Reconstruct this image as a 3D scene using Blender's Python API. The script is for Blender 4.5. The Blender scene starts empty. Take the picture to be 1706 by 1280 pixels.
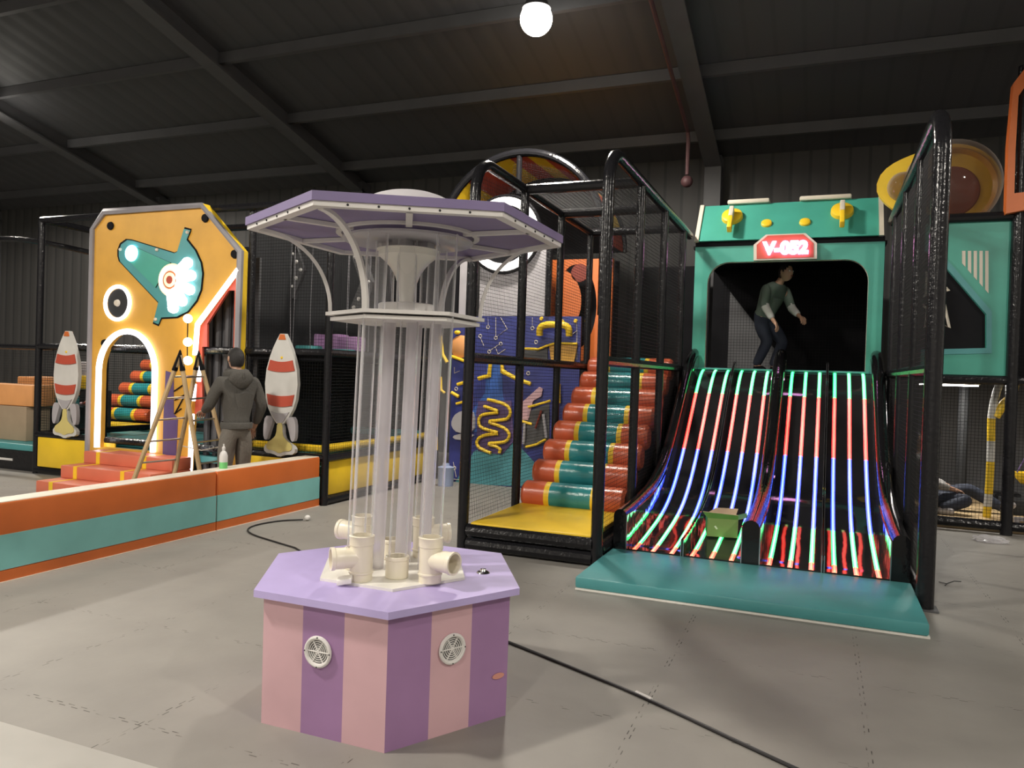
import bpy, bmesh, math, random
from mathutils import Vector, Matrix
from mathutils.geometry import tessellate_polygon
random.seed(7)
sc = bpy.context.scene
COL = sc.collection
PI = math.pi

# ------------------------------------------------------------------ camera
F_PX, PITCH, ROLL, YAW, CAM_H = 1280.25, -0.012735, 0.03219, 0.38311, 1.52
fw = Vector((-math.sin(YAW)*math.cos(PITCH), math.cos(YAW)*math.cos(PITCH), math.sin(PITCH)))
r0 = Vector((math.cos(YAW), math.sin(YAW), 0)); u0 = r0.cross(fw)
rt = math.cos(ROLL)*r0 + math.sin(ROLL)*u0
up = -math.sin(ROLL)*r0 + math.cos(ROLL)*u0
EYE = Vector((0, 0, CAM_H))
cam = bpy.data.cameras.new('camera'); camo = bpy.data.objects.new('camera', cam); COL.objects.link(camo)
cam.sensor_fit = 'HORIZONTAL'; cam.sensor_width = 36; cam.lens = F_PX*36/1706
cam.clip_start = .05; cam.clip_end = 200
M4 = Matrix((rt, up, -fw)).transposed().to_4x4(); M4.translation = EYE
camo.matrix_world = M4
sc.camera = camo

def at(px, py, x=None, y=None, z=None):
    """point of the photograph on a plane of the place (x, y or z constant)"""
    d = rt*(px-853) + up*(640-py) + fw*F_PX
    if x is not None: t = (x-EYE.x)/d.x
    elif y is not None: t = (y-EYE.y)/d.y
    else: t = (z-EYE.z)/d.z
    return EYE + d*t

# ------------------------------------------------------------------ materials
def lin(h):
    h = h.lstrip('#'); c = [int(h[i:i+2], 16)/255 for i in (0, 2, 4)]
    return tuple((v/12.92 if v <= .04045 else ((v+.055)/1.055)**2.4) for v in c) + (1,)
def mat(name, col, rough=.5, metal=0., spec=.5, var=.08, bump=0., bscale=40., coat=0.):
    m = bpy.data.materials.new(name); m.use_nodes = True
    n = m.node_tree.nodes; l = m.node_tree.links; b = n['Principled BSDF']
    c = lin(col) if isinstance(col, str) else tuple(col) + (1,)
    b.inputs['Roughness'].default_value = rough; b.inputs['Metallic'].default_value = metal
    b.inputs['Specular IOR Level'].default_value = spec
    b.inputs['Coat Weight'].default_value = coat
    tc = n.new('ShaderNodeTexCoord')
    nz = n.new('ShaderNodeTexNoise'); nz.inputs['Scale'].default_value = 3.; nz.inputs['Detail'].default_value = 3
    l.new(tc.outputs['Object'], nz.inputs['Vector'])
    rp = n.new('ShaderNodeValToRGB')
    rp.color_ramp.elements[0].position = .3; rp.color_ramp.elements[1].position = .7
    rp.color_ramp.elements[0].color = tuple(v*(1-var) for v in c[:3]) + (1,)
    rp.color_ramp.elements[1].color = tuple(min(1, v*(1+var)) for v in c[:3]) + (1,)
    l.new(nz.outputs['Fac'], rp.inputs['Fac']); l.new(rp.outputs['Color'], b.inputs['Base Color'])
    if bump:
        n2 = n.new('ShaderNodeTexNoise'); n2.inputs['Scale'].default_value = bscale; n2.inputs['Detail'].default_value = 2
        l.new(tc.outputs['Object'], n2.inputs['Vector'])
        bp = n.new('ShaderNodeBump'); bp.inputs['Strength'].default_value = bump; bp.inputs['Distance'].default_value = .02
        l.new(n2.outputs['Fac'], bp.inputs['Height']); l.new(bp.outputs['Normal'], b.inputs['Normal'])
    return m
def emit(name, col, s):
    m = bpy.data.materials.new(name); m.use_nodes = True
    b = m.node_tree.nodes['Principled BSDF']
    c = lin(col) if isinstance(col, str) else tuple(col) + (1,)
    b.inputs['Base Color'].default_value = (.6, .6, .6, 1)
    b.inputs['Emission Color'].default_value = c; b.inputs['Emission Strength'].default_value = s
    return m
def clear(name, tint=(.985, .985, .99), refl=.12, edge=.75, milk=0., milkcol=(.8, .78, .8)):
    """thin clear plastic: mostly see-through, brighter reflection at grazing angles, optional milkiness"""
    m = bpy.data.materials.new(name); m.use_nodes = True
    n = m.node_tree.nodes; l = m.node_tree.links
    for x in list(n): n.remove(x)
    out = n.new('ShaderNodeOutputMaterial'); tr = n.new('ShaderNodeBsdfTransparent'); tr.inputs[0].default_value = tint + (1,)
    gl = n.new('ShaderNodeBsdfGlossy'); gl.inputs['Roughness'].default_value = .06
    ed = n.new('ShaderNodeBsdfTranslucent'); ed.inputs[0].default_value = (.85, .84, .86, 1)
    dd = n.new('ShaderNodeBsdfDiffuse'); dd.inputs[0].default_value = (.85, .84, .86, 1)
    e2 = n.new('ShaderNodeMixShader'); l.new(ed.outputs[0], e2.inputs[1]); l.new(dd.outputs[0], e2.inputs[2])
    eg = n.new('ShaderNodeMixShader'); eg.inputs[0].default_value = .65
    l.new(gl.outputs[0], eg.inputs[1]); l.new(e2.outputs[0], eg.inputs[2])
    lw = n.new('ShaderNodeLayerWeight'); lw.inputs['Blend'].default_value = .5
    mr = n.new('ShaderNodeMapRange'); mr.inputs['To Min'].default_value = refl*.3; mr.inputs['To Max'].default_value = edge
    mx = n.new('ShaderNodeMixShader')
    l.new(lw.outputs['Facing'], mr.inputs['Value'])
    mr.inputs['From Min'].default_value = .28; mr.inputs['From Max'].default_value = .85
    l.new(mr.outputs['Result'], mx.inputs['Fac'])
    l.new(tr.outputs[0], mx.inputs[1]); l.new(eg.outputs[0], mx.inputs[2])
    last = mx
    if milk:
        df = n.new('ShaderNodeBsdfDiffuse'); df.inputs[0].default_value = milkcol + (1,)
        tl = n.new('ShaderNodeBsdfTranslucent'); tl.inputs[0].default_value = milkcol + (1,)
        a = n.new('ShaderNodeMixShader'); a.inputs[0].default_value = .5
        l.new(df.outputs[0], a.inputs[1]); l.new(tl.outputs[0], a.inputs[2])
        m2 = n.new('ShaderNodeMixShader'); m2.inputs[0].default_value = milk
        l.new(mx.outputs[0], m2.inputs[1]); l.new(a.outputs[0], m2.inputs[2]); last = m2
    l.new(last.outputs[0], out.inputs['Surface'])
    return m

K = {}
K['black_vinyl'] = mat('black_vinyl', (.012, .012, .014), .2, spec=.3, bump=.22, bscale=30)
K['black_matt'] = mat('black_matt', (.010, .010, .012), .7, spec=.12)
K['black_gloss'] = mat('black_gloss', (.008, .008, .009), .1, spec=.35, bump=.12, bscale=22)
K['net'] = mat('net_cord', (.010, .010, .011), .6, spec=.2)
K['orange'] = mat('orange_vinyl', (.60, .145, .03), .42)
K['orange_roll'] = mat('orange_roller_vinyl', (.60, .12, .05), .28, bump=.1, bscale=25)
K['coral'] = mat('coral_vinyl', (.70, .19, .11), .42)
K['teal'] = mat('teal_vinyl', (.075, .30, .31), .4, bump=.05, bscale=20)
K['teal_roll'] = mat('teal_roller_vinyl', (.03, .25, .27), .26, bump=.15, bscale=25)
K['aqua'] = mat('aqua_vinyl', (.22, .53, .51), .45)
K['green_teal'] = mat('green_teal_vinyl', (.065, .36, .28), .42)
K['yellow'] = mat('yellow_vinyl', (.90, .60, .03), .38)
K['gate_yellow'] = mat('gate_yellow_paint', (.66, .35, .05), .45)
K['cream'] = mat('cream_vinyl', (.68, .62, .52), .45)
K['lilac'] = mat('lilac_vinyl', (.48, .40, .71), .4)
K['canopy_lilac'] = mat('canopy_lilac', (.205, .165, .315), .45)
K['pale_coral'] = mat('pale_coral', (.62, .28, .22), .5)
K['pipe_red'] = mat('dull_red_pipe', (.075, .032, .035), .6)
K['pink'] = mat('pink_vinyl', (.62, .39, .43), .45)
K['mauve'] = mat('mauve_vinyl', (.34, .19, .37), .45)
K['white_board'] = mat('white_board', (.80, .78, .72), .35)
K['pale_sheet'] = mat('pale_sheet', (.40, .39, .36), .5)
K['pvc'] = mat('cream_pipe_plastic', (.80, .74, .60), .3)
K['white_paint'] = mat('white_paint', (.70, .68, .66), .35)
K['grey_edge'] = mat('grey_edge_vinyl', (.26, .25, .27), .5)
K['grey_fin'] = mat('grey_fin_vinyl', (.42, .40, .42), .5)
K['dark_grey'] = mat('dark_grey_panel', (.03, .031, .033), .6, spec=.2)
K['mid_grey'] = mat('mid_grey_panel', (.09, .09, .095), .6)
K['purple'] = mat('purple_vinyl', (.11, .07, .20), .45)
K['navy'] = mat('navy_board', (.035, .045, .22), .45, var=.25)
K['sky_teal'] = mat('painted_teal_hill', (.09, .33, .38), .5, var=.2)
K['navy2'] = mat('painted_blue_glow', (.04, .12, .42), .5, var=.35)
K['red'] = mat('red_vinyl', (.50, .08, .045), .45)
K['dark_red'] = mat('dark_red_paint', (.22, .035, .02), .5)
K['wood'] = mat('bamboo_wood', (.55, .40, .22), .5, var=.2)
K['metal'] = mat('bare_metal', (.6, .6, .6), .3, metal=1)
K['chrome'] = mat('chrome', (.8, .8, .8), .08, metal=1)
K['card'] = mat('cardboard', (.36, .27, .18), .7)
K['foam_orange'] = mat('orange_foam_board', (.75, .34, .12), .6)
K['clear'] = clear('clear_acrylic', refl=.14, edge=.95)
K['clear_disc'] = clear('clear_acrylic_disc', refl=.5, edge=.9, milk=.38)
K['frost'] = clear('frosted_tube', milk=.55, milkcol=(.74, .71, .74))
K['dome'] = clear('milky_dome', milk=.75, milkcol=(.85, .84, .82))
K['bubble'] = clear('bubble_window', tint=(.55, .50, .46), refl=.2, edge=.5, milk=.12, milkcol=(.35, .25, .2))
K['bag'] = clear('thin_plastic_bag', refl=.5, edge=.9, milk=.35)
K['led_white'] = emit('white_neon', (1., .97, 1.), 3.2)
K['led_green'] = emit('green_neon', (.10, 1., .34), 3.6)
K['led_red'] = emit('red_neon', (1., .10, .045), 3.6)
K['led_blue'] = emit('blue_neon', (.13, .30, 1.), 4.6)
K['led_mint'] = emit('mint_neon', (.28, 1., .48), 3.4)
K['led_tip'] = emit('orange_red_neon', (1., .16, .06), 3.2)
K['led_cyan'] = emit('cyan_lamp', (.25, .8, 1.), 7)
K['led_warm'] = emit('warm_bulb', (1., .80, .42), 8)
K['led_work'] = emit('work_light_strip', (1., .96, .9), 45)
for n_, c_ in (('green', (.0, .60, .10)), ('red', (.85, .0, .0)), ('blue', (.0, .02, .95)), ('mint', (.0, .5, .08)), ('tip', (.75, .02, .0))): K['bloom_'+n_] = emit(n_+'_neon_bloom', c_, 5.)  # glowing strip edges that imitate camera bloom around the neon cores
K['led_amber'] = emit('amber_ring', (1., .50, .14), 1.25)
K['led_sign'] = emit('sign_neon', (1., .42, .95), 11)
K['led_moon'] = emit('moon_ring_light', (1., .93, .85), 2.3)
K['lamp_lens'] = emit('lamp_lens', (1., .94, .84), 16)
K['skin'] = mat('skin', (.42, .24, .16), .5)
K['hair'] = mat('black_hair', (.012, .010, .009), .6, bump=.4, bscale=120)
K['hoodie'] = mat('grey_brown_fleece', (.075, .070, .062), .85, bump=.3, bscale=60)
K['trouser'] = mat('taupe_sweatpants', (.155, .142, .122), .85, bump=.3, bscale=50)
K['jeans'] = mat('dark_jeans', (.025, .032, .055), .8)
K['shirt_grey'] = mat('grey_green_shirt', (.11, .145, .12), .85)
K['sleeve'] = mat('pale_sleeve', (.55, .54, .52), .85)
K['check'] = mat('pale_check_shirt', (.30, .29, .28), .85, var=.4)
K['green_card'] = mat('green_card', (.05, .22, .05), .5)
K['olive_card'] = mat('olive_card', (.19, .24, .08), .6)
K['tan_card'] = mat('tan_card', (.50, .36, .24), .7)
K['green_liquid'] = mat('green_liquid', (.18, .60, .20), .3)
K['rubber'] = mat('black_cable_rubber', (.012, .011, .012), .5)
K['flame'] = mat('flame_yellow', (.66, .56, .20), .5)
K['rocket_white'] = mat('rocket_white', (.62, .61, .58), .5)

# floor: grey foam tiles with jigsaw seams that show only in places
def floor_mat():
    m = bpy.data.materials.new('grey_foam_tiles'); m.use_nodes = True
    n = m.node_tree.nodes; l = m.node_tree.links; b = n['Principled BSDF']
    b.inputs['Roughness'].default_value = .55; b.inputs['Specular IOR Level'].default_value = .35
    tc = n.new('ShaderNodeTexCoord'); sp = n.new('ShaderNodeSeparateXYZ'); l.new(tc.outputs['Object'], sp.inputs[0])
    def mth(op, a, bb=None, c=None):
        q = n.new('ShaderNodeMath'); q.operation = op
        for i, v in enumerate((a, bb, c)):
            if v is None: continue
            if isinstance(v, (int, float)): q.inputs[i].default_value = v
            else: l.new(v, q.inputs[i])
        return q.outputs[0]
    T = .945
    def seam(main, along, phase):
        wave = mth('MULTIPLY', mth('SIGN', mth('SINE', mth('MULTIPLY', along, 2*PI/.075))), .009)
        p = mth('ADD', mth('SUBTRACT', main, phase), wave)
        d = mth('ABSOLUTE', mth('SUBTRACT', mth('FRACT', mth('ADD', mth('DIVIDE', p, T), 20.5)), .5))
        return mth('LESS_THAN', mth('MULTIPLY', d, T), .0024)
    s = mth('MAXIMUM', seam(sp.outputs[0], sp.outputs[1], -2.6), seam(sp.outputs[1], sp.outputs[0], 2.41))
    nz = n.new('ShaderNodeTexNoise'); nz.inputs['Scale'].default_value = 2.2; nz.inputs['Detail'].default_value = 4
    l.new(tc.outputs['Object'], nz.inputs['Vector'])
    n3 = n.new('ShaderNodeTexNoise'); n3.inputs['Scale'].default_value = 9; n3.inputs['Detail'].default_value = 1
    l.new(tc.outputs['Object'], n3.inputs['Vector'])
    vis = mth('MULTIPLY', s, mth('SMOOTH_MIN', mth('MULTIPLY', mth('SUBTRACT', n3.outputs['Fac'], .47), 7), 1., .1))
    vis = mth('MAXIMUM', vis, 0.)
    rp = n.new('ShaderNodeValToRGB'); rp.color_ramp.elements[0].position = .3; rp.color_ramp.elements[1].position = .75
    rp.color_ramp.elements[0].color = (.235, .222, .203, 1); rp.color_ramp.elements[1].color = (.285, .27, .245, 1)
    l.new(nz.outputs['Fac'], rp.inputs['Fac'])
    mx = n.new('ShaderNodeMix'); mx.data_type = 'RGBA'
    l.new(vis, mx.inputs[0]); l.new(rp.outputs['Color'], mx.inputs[6]); mx.inputs[7].default_value = (.05, .045, .04, 1)
    l.new(mx.outputs[2], b.inputs['Base Color'])
    bp = n.new('ShaderNodeBump'); bp.inputs['Strength'].default_value = .08; bp.inputs['Distance'].default_value = .02
    n2 = n.new('ShaderNodeTexNoise'); n2.inputs['Scale'].default_value = 14
    l.new(tc.outputs['Object'], n2.inputs['Vector']); l.new(n2.outputs['Fac'], bp.inputs['Height']); l.new(bp.outputs['Normal'], b.inputs['Normal'])
    return m
K['floor'] = floor_mat()
def sheet_mat(name, c0, c1, scale, axis):
    m = bpy.data.materials.new(name); m.use_nodes = True
    n = m.node_tree.nodes; l = m.node_tree.links; b = n['Principled BSDF']; b.inputs['Roughness'].default_value = .7
    tc = n.new('ShaderNodeTexCoord'); w = n.new('ShaderNodeTexWave'); w.wave_type = 'BANDS'; w.bands_direction = axis
    w.inputs['Scale'].default_value = scale; w.inputs['Distortion'].default_value = 0
    l.new(tc.outputs['Object'], w.inputs['Vector'])
    rp = n.new('ShaderNodeValToRGB'); rp.color_ramp.elements[0].position = .02; rp.color_ramp.elements[1].position = .12
    rp.color_ramp.elements[0].color = c0 + (1,); rp.color_ramp.elements[1].color = c1 + (1,)
    l.new(w.outputs['Fac'], rp.inputs['Fac']); l.new(rp.outputs['Color'], b.inputs['Base Color'])
    bp = n.new('ShaderNodeBump'); bp.inputs['Strength'].default_value = .3; bp.inputs['Distance'].default_value = .03
    l.new(w.outputs['Fac'], bp.inputs['Height']); l.new(bp.outputs['Normal'], b.inputs['Normal'])
    return m
K['wall'] = sheet_mat('dark_sheet_wall', (.040, .040, .040), (.062, .060, .058), 1.1, 'X')
K['ceil'] = sheet_mat('dark_roof_sheet', (.062, .062, .066), (.070, .070, .075), .9, 'X')
K['bounce_wall'] = mat('pale_bounce_paint', (.62, .61, .58), .8)  # pale tone picked so the unseen walls bounce fill light
K['beam'] = mat('dark_roof_beam', (.085, .085, .09), .6)

# ------------------------------------------------------------------ mesh builder
ROOT = {}
def rootloc(o):
    while o.parent: o = o.parent
    return ROOT.get(o.name, Vector((0, 0, 0)))
class MB:
    def __init__(s): s.bm = bmesh.new(); s.mats = []
    def mi(s, m):
        m = K[m] if isinstance(m, str) else m
        if m not in s.mats: s.mats.append(m)
        return s.mats.index(m)
    def face(s, vs, m):
        try: f = s.bm.faces.new(vs)
        except ValueError: return None
        f.material_index = s.mi(m); return f
    def box(s, p0, p1, m, bev=0.):
        x0, y0, z0 = [min(a, b) for a, b in zip(p0, p1)]; x1, y1, z1 = [max(a, b) for a, b in zip(p0, p1)]
        v = [s.bm.verts.new(c) for c in ((x0,y0,z0),(x1,y0,z0),(x1,y1,z0),(x0,y1,z0),(x0,y0,z1),(x1,y0,z1),(x1,y1,z1),(x0,y1,z1))]
        fs = [s.face([v[i] for i in q], m) for q in ((3,2,1,0),(4,5,6,7),(0,1,5,4),(1,2,6,5),(2,3,7,6),(3,0,4,7))]
        if bev:
            es = set(e for f in fs for e in f.edges)
            r = bmesh.ops.bevel(s.bm, geom=list(es), offset=bev, segments=2, profile=.5, affect='EDGES', material=s.mi(m))
        return s
    def obox(s, c, ax, ay, az, m, bev=0.):
        """box with centre and three half-axis vectors"""
        c, ax, ay, az = Vector(c), Vector(ax), Vector(ay), Vector(az)
        v = [s.bm.verts.new(c + ax*i + ay*j + az*k) for k in (-1, 1) for (i, j) in ((-1,-1),(1,-1),(1,1),(-1,1))]
        fs = [s.face([v[i] for i in q], m) for q in ((3,2,1,0),(4,5,6,7),(0,1,5,4),(1,2,6,5),(2,3,7,6),(3,0,4,7))]
        if bev:
            bmesh.ops.bevel(s.bm, geom=list(set(e for f in fs for e in f.edges)), offset=bev, segments=2, profile=.5, affect='EDGES', material=s.mi(m))
        return s
    def tube(s, pts, r, m, n=10, cap=True, closed=False):
        pts = [Vector(p) for p in pts]; N = len(pts)
        rs = r if isinstance(r, (list, tuple)) else [r]*N
        rings = []; prev = None
        for i, p in enumerate(pts):
            a = pts[(i-1) % N] if (i or closed) else p; b = pts[(i+1) % N] if (i < N-1 or closed) else p
            t = (b-a).normalized()
            if prev is None:
                ref = Vector((0, 0, 1)) if abs(t.z) < .9 else Vector((1, 0, 0))
                nx = t.cross(ref).normalized()
            else:
                nx = (prev - t*prev.dot(t)).normalized()
            prev = nx; ny = t.cross(nx)
            k = 1.
            if 0 < i < N-1 or closed:
                c = max(.35, (p-a).normalized().dot(t)); k = 1/c if c < 1 else 1.
                k = min(k, 1.35)
            rings.append([s.bm.verts.new(p + (nx*math.cos(2*PI*j/n) + ny*math.sin(2*PI*j/n))*rs[i]*k) for j in range(n)])
        for i in range(N if closed else N-1):
            A, B = rings[i], rings[(i+1) % N]
            for j in range(n): s.face((A[j], A[(j+1) % n], B[(j+1) % n], B[j]), m)
        if cap and not closed:
            s.face(list(reversed(rings[0])), m); s.face(rings[-1], m)
        return s
    def cyl(s, p0, p1, r, m, n=24, cap=True): return s.tube([p0, p1], r, m, n, cap)
    def lathe(s, prof, c, m, n=32, axis=(0, 0, 1), ms=None):
        """profile of (radius, height) turned about the axis through c"""
        a = Vector(axis).normalized(); ref = Vector((1, 0, 0)) if abs(a.x) < .9 else Vector((0, 1, 0))
        e1 = (ref - a*ref.dot(a)).normalized(); e2 = a.cross(e1); c = Vector(c); rings = []
        for (r, h) in prof:
            if r < 1e-6: rings.append([s.bm.verts.new(c + a*h)])
            else: rings.append([s.bm.verts.new(c + a*h + (e1*math.cos(2*PI*j/n) + e2*math.sin(2*PI*j/n))*r) for j in range(n)])
        for i in range(len(rings)-1):
            A, B = rings[i], rings[i+1]; mm = ms[i] if ms else m
            for j in range(n):
                k = (j+1) % n
                if len(A) == 1 and len(B) == 1: break
                if len(A) == 1: s.face((A[0], B[k], B[j]), mm)
                elif len(B) == 1: s.face((A[j], A[k], B[0]), mm)
                else: s.face((A[j], A[k], B[k], B[j]), mm)
        return s
    def plate(s, outer, holes, d, m, side=None):
        """flat shape from 3-D outline points (holes optional), given depth vector d"""
        side = side or m; d = Vector(d)
        loops = [[Vector(p) for p in outer]] + [[Vector(p) for p in h] for h in holes]
        tris = tessellate_polygon(loops); flat = [p for L in loops for p in L]
        va = [s.bm.verts.new(p) for p in flat]; vb = [s.bm.verts.new(p + d) for p in flat]
        for t in tris:
            s.face([va[i] for i in t], m); s.face([vb[i] for i in reversed(t)], m)
        o = 0
        for L in loops:
            N = len(L)
            for i in range(N):
                j = (i+1) % N; s.face((va[o+i], va[o+j], vb[o+j], vb[o+i]), side)
            o += N
        return s
    def net(s, a, b, c, d, sp=.036, r=.0016, m='net'):
        """knotted net spanning the quad a-b-c-d as crossing square cords"""
        a, b, c, d = map(Vector, (a, b, c, d))
        def cord(p, q):
            t = (q-p)
            if t.length < .01: return
            t.normalize(); ref = Vector((0, 0, 1)) if abs(t.z) < .9 else Vector((1, 0, 0))
            x = t.cross(ref).normalized()*r; y = t.cross(x).normalized()*r
            A = [s.bm.verts.new(p+k) for k in (x, y, -x, -y)]; B = [s.bm.verts.new(q+k) for k in (x, y, -x, -y)]
            for i in range(4): s.face((A[i], A[(i+1) % 4], B[(i+1) % 4], B[i]), m)
        nu = max(1, round(max((b-a).length, (c-d).length)/sp)); nv = max(1, round(max((d-a).length, (c-b).length)/sp))
        for i in range(1, nu):
            f = i/nu; cord(a.lerp(b, f), d.lerp(c, f))
        for i in range(1, nv):
            f = i/nv; cord(a.lerp(d, f), b.lerp(c, f))
        return s
    def ico(s, c, r, m, sub=2, sc3=(1, 1, 1)):
        q = bmesh.ops.create_icosphere(s.bm, subdivisions=sub, radius=1.)
        for v in q['verts']: v.co = Vector((v.co.x*r*sc3[0], v.co.y*r*sc3[1], v.co.z*r*sc3[2])) + Vector(c)
        for f in set(f for v in q['verts'] for f in v.link_faces): f.material_index = s.mi(m)
        return s
    def build(s, name, parent=None, label=None, angle=35, kind=None):
        off = rootloc(parent) if parent else Vector((0, 0, 0))
        bmesh.ops.recalc_face_normals(s.bm, faces=s.bm.faces[:])
        if off.length:
            for v in s.bm.verts: v.co -= off
        me = bpy.data.meshes.new(name); s.bm.to_mesh(me); s.bm.free()
        for m in s.mats: me.materials.append(m)
        me.polygons.foreach_set('use_smooth', [True]*len(me.polygons)); me.set_sharp_from_angle(angle=math.radians(angle))
        o = bpy.data.objects.new(name, me); COL.objects.link(o)
        if parent: o.parent = parent
        if label: o['label'] = label
        if kind: o['kind'] = kind
        return o
def thing(name, loc, label, cat, group=None):
    o = bpy.data.objects.new(name, None); COL.objects.link(o); o.location = loc; o.empty_display_size = .1
    ROOT[o.name] = Vector(loc); o['label'] = label; o['category'] = cat
    if group: o['group'] = group
    return o
def solo(mb, name, loc, label, cat, group=None, **k):
    """a thing that is one mesh, origin at its base"""
    loc = Vector(loc)
    for v in mb.bm.verts: v.co -= loc
    o = mb.build(name, **k); o.location = loc; ROOT[o.name] = loc; o['label'] = label; o['category'] = cat
    if group: o['group'] = group
    return o
def struct(mb, name, **k):
    o = mb.build(name, **k); o['kind'] = 'structure'; return o
def copy_tree(o, loc=None, label=None, parent=None):
    c = o.copy(); COL.objects.link(c)
    if parent: c.parent = parent
    if loc is not None: c.location = loc; ROOT[c.name] = Vector(loc)
    if label: c['label'] = label
    for ch in o.children: copy_tree(ch, parent=c)
    return c
def smooth(pts, k=2, closed=False):
    for _ in range(k):
        out = []; N = len(pts)
        for i in range(N if closed else N-1):
            a, b = Vector(pts[i]), Vector(pts[(i+1) % N])
            out += [a.lerp(b, .25), a.lerp(b, .75)]
        if not closed: out = [Vector(pts[0])] + out + [Vector(pts[-1])]
        pts = out
    return pts
def circ(c, r, n=32, a0=0., a1=2*PI, plane='xz', ry=None):
    ry = ry or r; out = []
    full = abs(a1-a0-2*PI) < 1e-6
    for i in range(n):
        t = a0 + (a1-a0)*i/(n if full else n-1)
        u, w = math.cos(t)*r, math.sin(t)*ry
        out.append(Vector((c[0]+u, c[1], c[2]+w)) if plane == 'xz' else Vector((c[0]+u, c[1]+w, c[2])))
    return out

# ================================================================== setting
WY, EZ, SL = 13.0, 5.2, .24
def cz(y): return EZ + SL*(WY-y)
X0, X1, Y0 = -21., 9., -7.
struct(MB().box((X0, Y0, -.1), (X1, WY, 0), 'floor'), 'floor')
struct(MB().box((X0, WY, -.1), (X1, WY+.2, EZ+.05), 'wall'), 'wall_back')
b = MB(); b.plate([(X0, Y0, -.1), (X0, WY, -.1), (X0, WY, EZ), (X0, Y0, cz(Y0))], [], (-.2, 0, 0), 'wall'); struct(b, 'wall_left')
b = MB(); b.plate([(X1, Y0, -.1), (X1, WY, -.1), (X1, WY, EZ), (X1, Y0, cz(Y0))], [], (.2, 0, 0), 'bounce_wall'); struct(b, 'wall_right')
struct(MB().box((X0, Y0-.2, -.1), (X1, Y0, cz(Y0)), 'bounce_wall'), 'wall_front')
b = MB(); b.plate([(X0, Y0, cz(Y0)), (X1, Y0, cz(Y0)), (X1, WY, EZ), (X0, WY, EZ)], [], (0, 0, .15), 'ceil'); struct(b, 'ceiling')
# roof: rafters run up the slope, purlins across
for i, x in enumerate((-19.2, -13.7, -8.5, -1.75, 3.6)):
    b = MB(); w = .13
    b.plate([(x-w, Y0, cz(Y0)-.30), (x+w, Y0, cz(Y0)-.30), (x+w, WY, EZ-.30), (x-w, WY, EZ-.30)], [], (0, 0, .035), 'beam')
    b.plate([(x-.02, Y0, cz(Y0)-.29), (x+.02, Y0, cz(Y0)-.29), (x+.02, WY, EZ-.29), (x-.02, WY, EZ-.29)], [], (0, 0, .29), 'beam')
    b.box((x-w, WY-.3, 0), (x+w, WY, EZ-.05), 'beam')
    struct(b, 'trim_%d' % (i+1))
for i, y in enumerate((12.2, 10.6, 9.0, 7.4, 5.8, 4.2, 2.6, 1.0)):
    struct(MB().box((X0, y-.04, cz(y)-.16), (X1, y+.04, cz(y)), 'beam'), 'trim_%d' % (i+6))

# ceiling lamps, with unseen fill lamps added last
def lamp(loc, label, power):
    t = thing('ceiling_lamp', loc, label, 'lamp', None)
    x, y, z = loc; top = cz(y)
    MB().lathe([(.0, .34), (.09, .34), (.11, .24), (.15, .15), (.17, .12), (.0, .12)], loc, 'mid_grey').build('shade', t)
    MB().lathe([(.19*math.sin(t), .0-.19*math.cos(t)) for t in [2.35*i/14 for i in range(15)]] + [(0, .135)], loc, 'lamp_lens', 28).build('lens', t)
    MB().cyl((x, y, z+.33), (x, y, top), .012, 'beam', 8).build('hanger_rod', t)
    L = bpy.data.lights.new('lamp_light', 'SPOT'); L.energy = power; L.color = (1., .93, .83); L.shadow_soft_size = .2
    L.spot_size = math.radians(172); L.spot_blend = .25
    o = bpy.data.objects.new('lamp_light', L); COL.objects.link(o); o.location = (0, 0, -.215); o.parent = t
    return t
lamp((-3.26, 8.48, 5.7), 'bright round ceiling lamp hanging above the striped half-round canopy', 900)
lamp((-13.4, 8.8, 5.7), 'ceiling lamp glowing at the far left edge over the left play frame', 1100)
lamp((-5.1, .95, 6.0), 'ceiling lamp behind the viewer, left of the lilac ball machine', 1250)
lamp((4.6, .6, 6.0), 'added unseen fill lamp behind the viewer on the right', 900)  # this lamp and those below are unseen, added as ambient fill
lamp((7.0, 8.6, 5.7), 'added fill lamp far to the right, outside the picture', 500)
lamp((-14.0, .8, 6.2), 'added fill lamp far to the left, outside the picture', 900)
lamp((-1.0, -4.6, 6.8), 'added unseen fill lamp well behind the viewer, in the middle', 900)
lamp((-9.5, -4.6, 6.8), 'added unseen fill lamp well behind the viewer, to the left', 900)
sc.world = bpy.data.worlds.new('dim_air'); sc.world.use_nodes = True
sc.world.node_tree.nodes['Background'].inputs[0].default_value = (.5, .5, .55, 1)
sc.world.node_tree.nodes['Background'].inputs[1].default_value = .02

# red sprinkler pipe down the slope of the roof
b = MB(); p0 = Vector((-1.95, 5.5, cz(5.5)-.42)); p1 = Vector((-1.95, 11.4, cz(11.4)-.42))
t = thing('sprinkler_pipe', tuple(p1), 'dark red fire pipe running along the roof to a red fitting above the slide cage', 'pipe')
b.tube([p0, p1, p1 + Vector((0, .08, -.12)), p1 + Vector((0, .08, -.62))], .028, 'pipe_red', 8); b.build('pipe', t)
MB().ico(p1 + Vector((0, .08, -.72)), .09, 'pipe_red', 2).build('fitting', t)

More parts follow.
